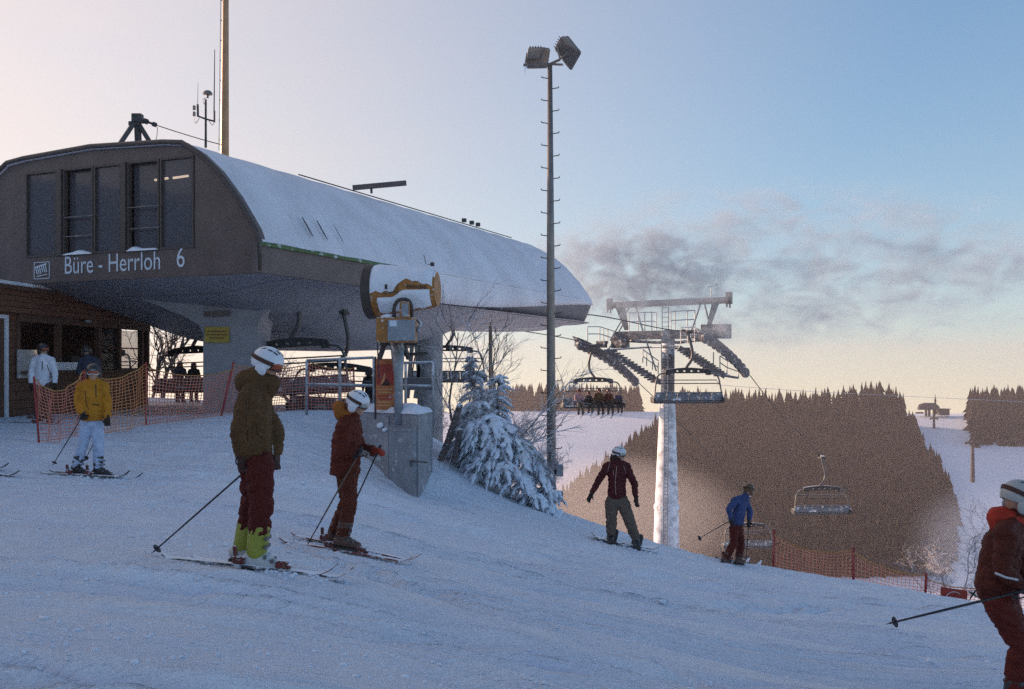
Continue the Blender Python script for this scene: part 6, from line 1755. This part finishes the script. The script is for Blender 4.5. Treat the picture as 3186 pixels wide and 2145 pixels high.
# ------------------------------------------------------------------ snow laden spruces
mat('needles', (0.08, 0.09, 0.085), 0.8, var=0.4, scale=12)
mat('needles_rime', (0.58, 0.60, 0.66), 0.85, var=0.3, scale=8, frost=0.2, snow_scale=6)
def snowy_spruce(label, spine, nb, ln, seed, droop=1.0, rime=0.5, fat=1.0, trunk_r=0.05, side=None):
    rg = random.Random(seed)
    C = curve_pts([at(*p) for p in spine], 8)
    root = empty('snowy_spruce', C[0] - Vector((0, 0, 0.0)), label, 'tree')
    MB().tube(C, [trunk_r * (1 - 0.85 * i / (len(C) - 1)) for i in range(len(C))], 8).build('trunk', 'bark', root, smooth=True)
    nd, sn, rm = MB(), MB(), MB()
    for b in range(nb):
        t = (b + rg.random()) / nb
        i = min(int(t * (len(C) - 1)), len(C) - 2); p = C[i].lerp(C[i + 1], t * (len(C) - 1) - i)
        a = rg.uniform(0, 6.283)
        out = Vector((math.cos(a), math.sin(a) * 0.9, rg.uniform(-0.15, 0.25)))
        if side is not None: out = (out + Vector(side) * rg.uniform(0, 1.1)).normalized()
        L = ln * (1.0 - 0.78 * t if side is None else rg.uniform(0.55, 1.0) * (1 - 0.3 * t)) * rg.uniform(0.75, 1.2) + 0.06
        pts = [p]; q = p.copy(); dd = out.normalized()
        for s_ in range(6):
            dd = (dd + Vector((0, 0, -0.20 * droop)) + Vector((rg.gauss(0, .06), rg.gauss(0, .06), 0))).normalized()
            q = q + dd * L / 6; pts.append(q.copy())
        sdv = dd.cross(Vector((0, 0, 1)))
        sdv = sdv.normalized() if sdv.length > 1e-3 else Vector((1, 0, 0))
        for s_ in range(1, 7):
            c = pts[s_]; w = (0.16 + 0.5 * (1 - abs(s_ - 2.6) / 4)) * 0.22 * fat * (0.5 + 0.9 * L)
            ax_ = (pts[s_] - pts[s_ - 1]).normalized()
            # needle sprays to both sides and below
            for k in range(20):
                sg = rg.choice((-1, 1)); base = c - ax_ * rg.uniform(0, L / 6)
                dirv = (ax_ * rg.uniform(.3, 1.0) + sdv * sg * rg.uniform(.3, 1.1) + Vector((0, 0, rg.uniform(-1.0, 0.05)))).normalized()
                l_ = w * rg.uniform(.8, 2.3); wd = dirv.cross(Vector((rg.gauss(0, 1), rg.gauss(0, 1), rg.gauss(0, 1)))).normalized() * 0.011
                tgt = rm if rg.random() < rime else nd
                tgt.add([base - wd, base + wd, base + dirv * l_ + wd * .3, base + dirv * l_ - wd * .3], [(0, 1, 2, 3)])
            # snow pillow lying on the spray
            if rg.random() < 0.80:
                h = w * rg.uniform(.22, .6)
                cc = c + Vector((0, 0, h * .55)) + sdv * rg.gauss(0, w * .25)
                up_ = sdv.cross(ax_).normalized(); up_ = up_ if up_.z > 0 else -up_
                k0 = len(sn.v)
                sn.ellipsoid(cc, ax_ * L / 6 * rg.uniform(.8, 1.25), sdv * w * rg.uniform(.35, 1.0), up_ * h, 9, 6)
                for vi in range(k0, len(sn.v)):
                    v = Vector(sn.v[vi]); q_ = mnoise.noise(v * 11.0) * 0.040 + mnoise.noise(v * 27.0) * 0.028
                    sn.v[vi] = tuple(v + (v - cc).normalized() * q_ * (0.6 + L))
    nd.build('needles', 'needles', root); rm.build('rimed_needles', 'needles_rime', root)
    sn.build('snow_load', 'snow', root, smooth=True)
    return root
snowy_spruce('large bowed spruce buried in snow beside the floodlight mast', [(1475, 1420, 20.6), (1490, 1330, 20.5), (1530, 1300, 20.4), (1600, 1370, 20.3), (1660, 1450, 20.3), (1712, 1540, 20.3)], 130, 0.80, 51, 1.15, 0.86, 0.85, 0.07, side=(0.15, -0.35, -0.3))
snowy_spruce('snow laden spruce boughs hanging over the right side of the bunker slope', [(1440, 1440, 20.9), (1450, 1330, 20.8), (1470, 1265, 20.8), (1500, 1255, 20.7)], 75, 0.70, 52, 1.1, 0.86, 0.8, 0.06)
snowy_spruce('low snowy bough trailing on the slope at the mast foot', [(1560, 1430, 20.0), (1610, 1480, 19.9), (1665, 1545, 19.9), (1712, 1585, 19.9)], 85, 0.60, 53, 1.1, 0.86, 0.75, 0.04, side=(0.3, -0.3, -0.2))
snowy_spruce('slim rimed spruce with pointed top left of the bare sapling', [(1466, 1330, 22.2), (1476, 1210, 22.2), (1470, 1110, 22.2)], 55, 0.55, 54, 0.6, 0.92, 0.5, 0.05)
snowy_spruce('slim rimed spruce with pointed top right of the bare sapling', [(1560, 1350, 21.6), (1546, 1250, 21.6), (1556, 1165, 21.6)], 55, 0.62, 55, 0.6, 0.92, 0.5, 0.05)
snowy_spruce('snowy spruce spilling over the slope in the middle of the thicket', [(1520, 1460, 20.2), (1545, 1380, 20.2), (1580, 1345, 20.2)], 75, 0.66, 56, 1.1, 0.86, 0.8, 0.05)
lg = at(1368, 1440, 20.4)
tag(MB().tube(curve_pts([lg, at(1395, 1370, 20.4), at(1432, 1258, 20.3)], 5), [0.075] * 5 + [0.07] * 5 + [0.065], 10).build('leaning_log', 'bark_frost', None, loc=lg, smooth=True), 'dark snow dusted log leaning against the bunker side of the spruce', 'log')
lg = at(1410, 1440, 20.3)
tag(MB().tube(curve_pts([lg, at(1422, 1390, 20.3), at(1432, 1335, 20.2)], 5), [0.06] * 11, 10).build('leaning_log', 'bark_frost', None, loc=lg, smooth=True), 'short dark log standing under the snowy spruce boughs', 'log')

# ------------------------------------------------------------------ far piste
ds = 448.0
fs_ = empty('lift_station', at(2890, 1292, ds), 'tiny rounded lift station on the skyline above the far piste', 'lift station')
def FP(px, py, dd=0.0): return at(px, py, ds + dd)
mat('far_dark', (0.06, 0.055, 0.06), 0.7, var=0.2)
rows = []
for t, hgt, w in ((0, .35, .6), (.08, .8, 1), (.3, 1, 1), (.7, 1, 1), (.9, .75, .95), (1.0, .4, .7)):
    x = 2854 + 70 * t
    rows.append([FP(x, 1276, -3.5 * w), FP(x, 1276 - 12 * hgt, -3.5 * w), FP(x, 1276 - 22 * hgt, -1.5 * w), FP(x, 1276 - 22 * hgt, 1.5 * w), FP(x, 1276 - 12 * hgt, 3.5 * w), FP(x, 1276, 3.5 * w), FP(x, 1276, -3.5 * w)])
MB().grid(rows).build('hull', 'far_dark', fs_)
for x in (2881, 2891, 2906): MB().bar(FP(x, 1300), FP(x, 1272), 0.9).build('leg', 'far_dark', fs_)
hb = MB().frame_box(FP(2935, 1283), (2.0, 0, 0), (0, 2.0, 0), (0, 0, 1.4)); hb.build('cabin', 'far_dark', fs_)
MB().frame_box(FP(2936, 1273), (2.4, 0, 0), (0, 2.3, 0), (0, 0, 0.15)).build('cabin_roof', 'far_dark', fs_)
MB().frame_box(FP(2860, 1285), (1.6, 0, 0), (0, 1, 0), (0, 0, 0.35)).build('parked_groomer', 'far_dark', fs_)
for (px, py0, py1, d_, w, lab) in ((3026, 1372, 1486, 300.0, 42, 'far lift tower with cross arm on the misty piste'), (2906, 1296, 1350, 420.0, 22, 'farthest thin lift tower below the distant hilltop station')):
    tw2 = empty('piste_lift_tower', at(px, py1, d_), lab, 'lift tower', 'towers on the far piste')
    MB().tube([at(px, py1 + 15, d_), at(px, py0, d_)], [0.75, 0.45], 8).build('column', 'far_dark', tw2)
    MB().bar(at(px - w / 2, py0 + 6, d_), at(px + w / 2, py0 + 6, d_), 0.6).build('cross_arm', 'far_dark', tw2)
    for sx in (-1, 1): MB().bar(at(px + sx * w / 2, py0 + 8, d_ - 2.5), at(px + sx * w / 2, py0 + 8, d_ + 2.5), 0.5, 0.7).build('sheave_train', 'far_dark', tw2)

# ------------------------------------------------------------------ loose snow crumbs on the piste
ico = bmesh.new(); bmesh.ops.create_icosphere(ico, subdivisions=1, radius=1.0)
IV = np.array([v.co[:] for v in ico.verts]); IT = np.array([[v.index for v in f.verts] for f in ico.faces]); ico.free()
rg2 = np.random.default_rng(99)
n_c = 7000
u_ = rg2.uniform(-0.62, 0.62, n_c); dd_ = 4.6 + 15.0 * rg2.random(n_c) ** 1.8
cx_ = u_ * dd_; keep = (vnoise(cx_ / 2.2, dd_ / 0.55, 71) + 0.35 * vnoise(cx_ / 0.6, dd_ / 0.25, 72)) > 0.10
cx_, dd_ = cx_[keep], dd_[keep]
# thrown-up crumbs along the skis that stand in the picture
ex, ey = [], []
for (a, b_, n_) in ((at(505, 1737, 8.0), at(1030, 1815, 8.0), 130), (at(598, 1738, 8.32), at(1080, 1800, 8.3), 110), (at(870, 1690, 10.68), at(1280, 1738, 10.68), 90), (at(900, 1684, 10.9), at(1290, 1726, 10.9), 70), (at(130, 1481, 15.4), at(400, 1493, 15.1), 60), (at(1850, 1674, 17.9), at(2030, 1710, 17.9), 60)):
    t = rg2.random(n_); ex += list(a.x + (b_.x - a.x) * t); ey += list(a.y + (b_.y - a.y) * t + rg2.normal(0, 0.055, n_) - 0.03)
cx_ = np.r_[cx_, ex]; dd_ = np.r_[dd_, ey]
cz_ = ground_z(cx_, dd_)
sz = rg2.uniform(0.004, 0.015, len(cx_)) * (0.75 + dd_ / 18) * np.where(rg2.random(len(cx_)) < 0.06, 2.0, 1.0)
V = IV[None] * (sz[:, None, None] * rg2.uniform(0.6, 1.4, (len(cx_), len(IV), 1))) * np.array([1.25, 1.0, 0.75]) + np.stack([cx_, dd_, cz_], -1)[:, None]
T_ = IT[None] + (np.arange(len(cx_)) * len(IV))[:, None, None]
V = V.reshape(-1, 3); T_ = T_.reshape(-1, 3)
me = bpy.data.meshes.new('loose_snow')
me.vertices.add(len(V)); me.vertices.foreach_set('co', V.ravel())
me.loops.add(T_.size); me.loops.foreach_set('vertex_index', T_.ravel())
me.polygons.add(len(T_)); me.polygons.foreach_set('loop_start', np.arange(0, T_.size, 3)); me.polygons.foreach_set('loop_total', np.full(len(T_), 3))
me.update(calc_edges=True)
tag(link_mesh('loose_snow', me, 'snow', smooth=True), 'loose crumbs of churned snow scattered over the piste', None, kind='stuff')

# ------------------------------------------------------------------ air
def volume_mat(name, col, dens, aniso):
    m = bpy.data.materials.new(name); m.use_nodes = True
    n, l = m.node_tree.nodes, m.node_tree.links; n.clear()
    out = n.new('ShaderNodeOutputMaterial'); v = n.new('ShaderNodeVolumePrincipled')
    v.inputs['Color'].default_value = col + (1,); v.inputs['Density'].default_value = dens; v.inputs['Anisotropy'].default_value = aniso
    l.new(v.outputs[0], out.inputs['Volume'])
    MATS[name] = m
    return m, n, l, v
volume_mat('haze', (0.66, 0.57, 0.56), 0.00054, 0.25)
hz = MB(); hz.box((0, 430, -48.0), (1900, 1110, 130.0))
o = hz.build('haze', 'haze'); tag(o, 'thin frosty haze filling the valley air', None, kind='stuff')

# drifting snow-gun mist
def mist(name, c, rad, dens, col, aniso, label, nscale=None, thr=(0.45, 0.75), stretch=(1, 1, 1), rot=0.0, soft=True):
    m, n, l, v = volume_mat(name, col, dens, aniso)
    co = n.new('ShaderNodeTexCoord')
    ln = n.new('ShaderNodeVectorMath'); ln.operation = 'LENGTH'; l.new(co.outputs['Object'], ln.inputs[0])
    fo = n.new('ShaderNodeMapRange'); fo.interpolation_type = 'SMOOTHSTEP'
    fo.inputs['From Min'].default_value = 1.0; fo.inputs['From Max'].default_value = 0.60; fo.inputs['To Max'].default_value = dens
    l.new(ln.outputs['Value'], fo.inputs['Value'])
    dens_out = fo.outputs[0]
    if nscale:
        geo = n.new('ShaderNodeNewGeometry')
        mp = n.new('ShaderNodeMapping'); mp.inputs['Scale'].default_value = stretch; mp.inputs['Rotation'].default_value = (0, rot, 0)
        l.new(geo.outputs['Position'], mp.inputs[0])
        nz = n.new('ShaderNodeTexNoise'); nz.inputs['Scale'].default_value = nscale; nz.inputs['Detail'].default_value = 8; nz.inputs['Roughness'].default_value = 0.62; nz.inputs['Distortion'].default_value = 1.0
        l.new(mp.outputs[0], nz.inputs['Vector'])
        mr = n.new('ShaderNodeMapRange'); mr.inputs['From Min'].default_value = thr[0]; mr.inputs['From Max'].default_value = thr[1]
        l.new(nz.outputs[0], mr.inputs['Value'])
        mu = n.new('ShaderNodeMath'); mu.operation = 'MULTIPLY'; l.new(dens_out, mu.inputs[0]); l.new(mr.outputs[0], mu.inputs[1]); dens_out = mu.outputs[0]
    l.new(dens_out, v.inputs['Density'])
    o = MB().ellipsoid((0, 0, 0), (1, 0, 0), (0, 1, 0), (0, 0, 1), 24, 14).build(name, name)
    o.location = c; o.scale = rad
    return tag(o, label, None, kind='stuff')
mist('snow_mist', at(2480, 830, 50.0), (17.0, 4.5, 4.9), 0.46, (0.54, 0.63, 0.74), 0.0, 'grey wisps of snow gun mist drifting across the sky', 0.60, (0.48, 0.66), (0.75, 0.6, 1.45), R(32))
mist('nose_mist', at(1960, 850, 50.0), (6.5, 4.0, 3.2), 0.75, (0.54, 0.63, 0.74), 0.0, 'thicker snow gun mist curling off the nose of the station', 0.9, (0.50, 0.64), (1.0, 0.6, 1.2), R(35))
mist('valley_mist', at(3190, 1720, 80.0), (9.0, 14, 6.5), 0.018, (0.62, 0.72, 0.92), 0.2, 'pale mist hanging over the bottom of the far piste')
mist('slope_mist', at(1900, 1600, 85.0), (13, 20, 6.0), 0.015, (0.84, 0.76, 0.72), 0.2, 'thin rosy mist in front of the dark wood')
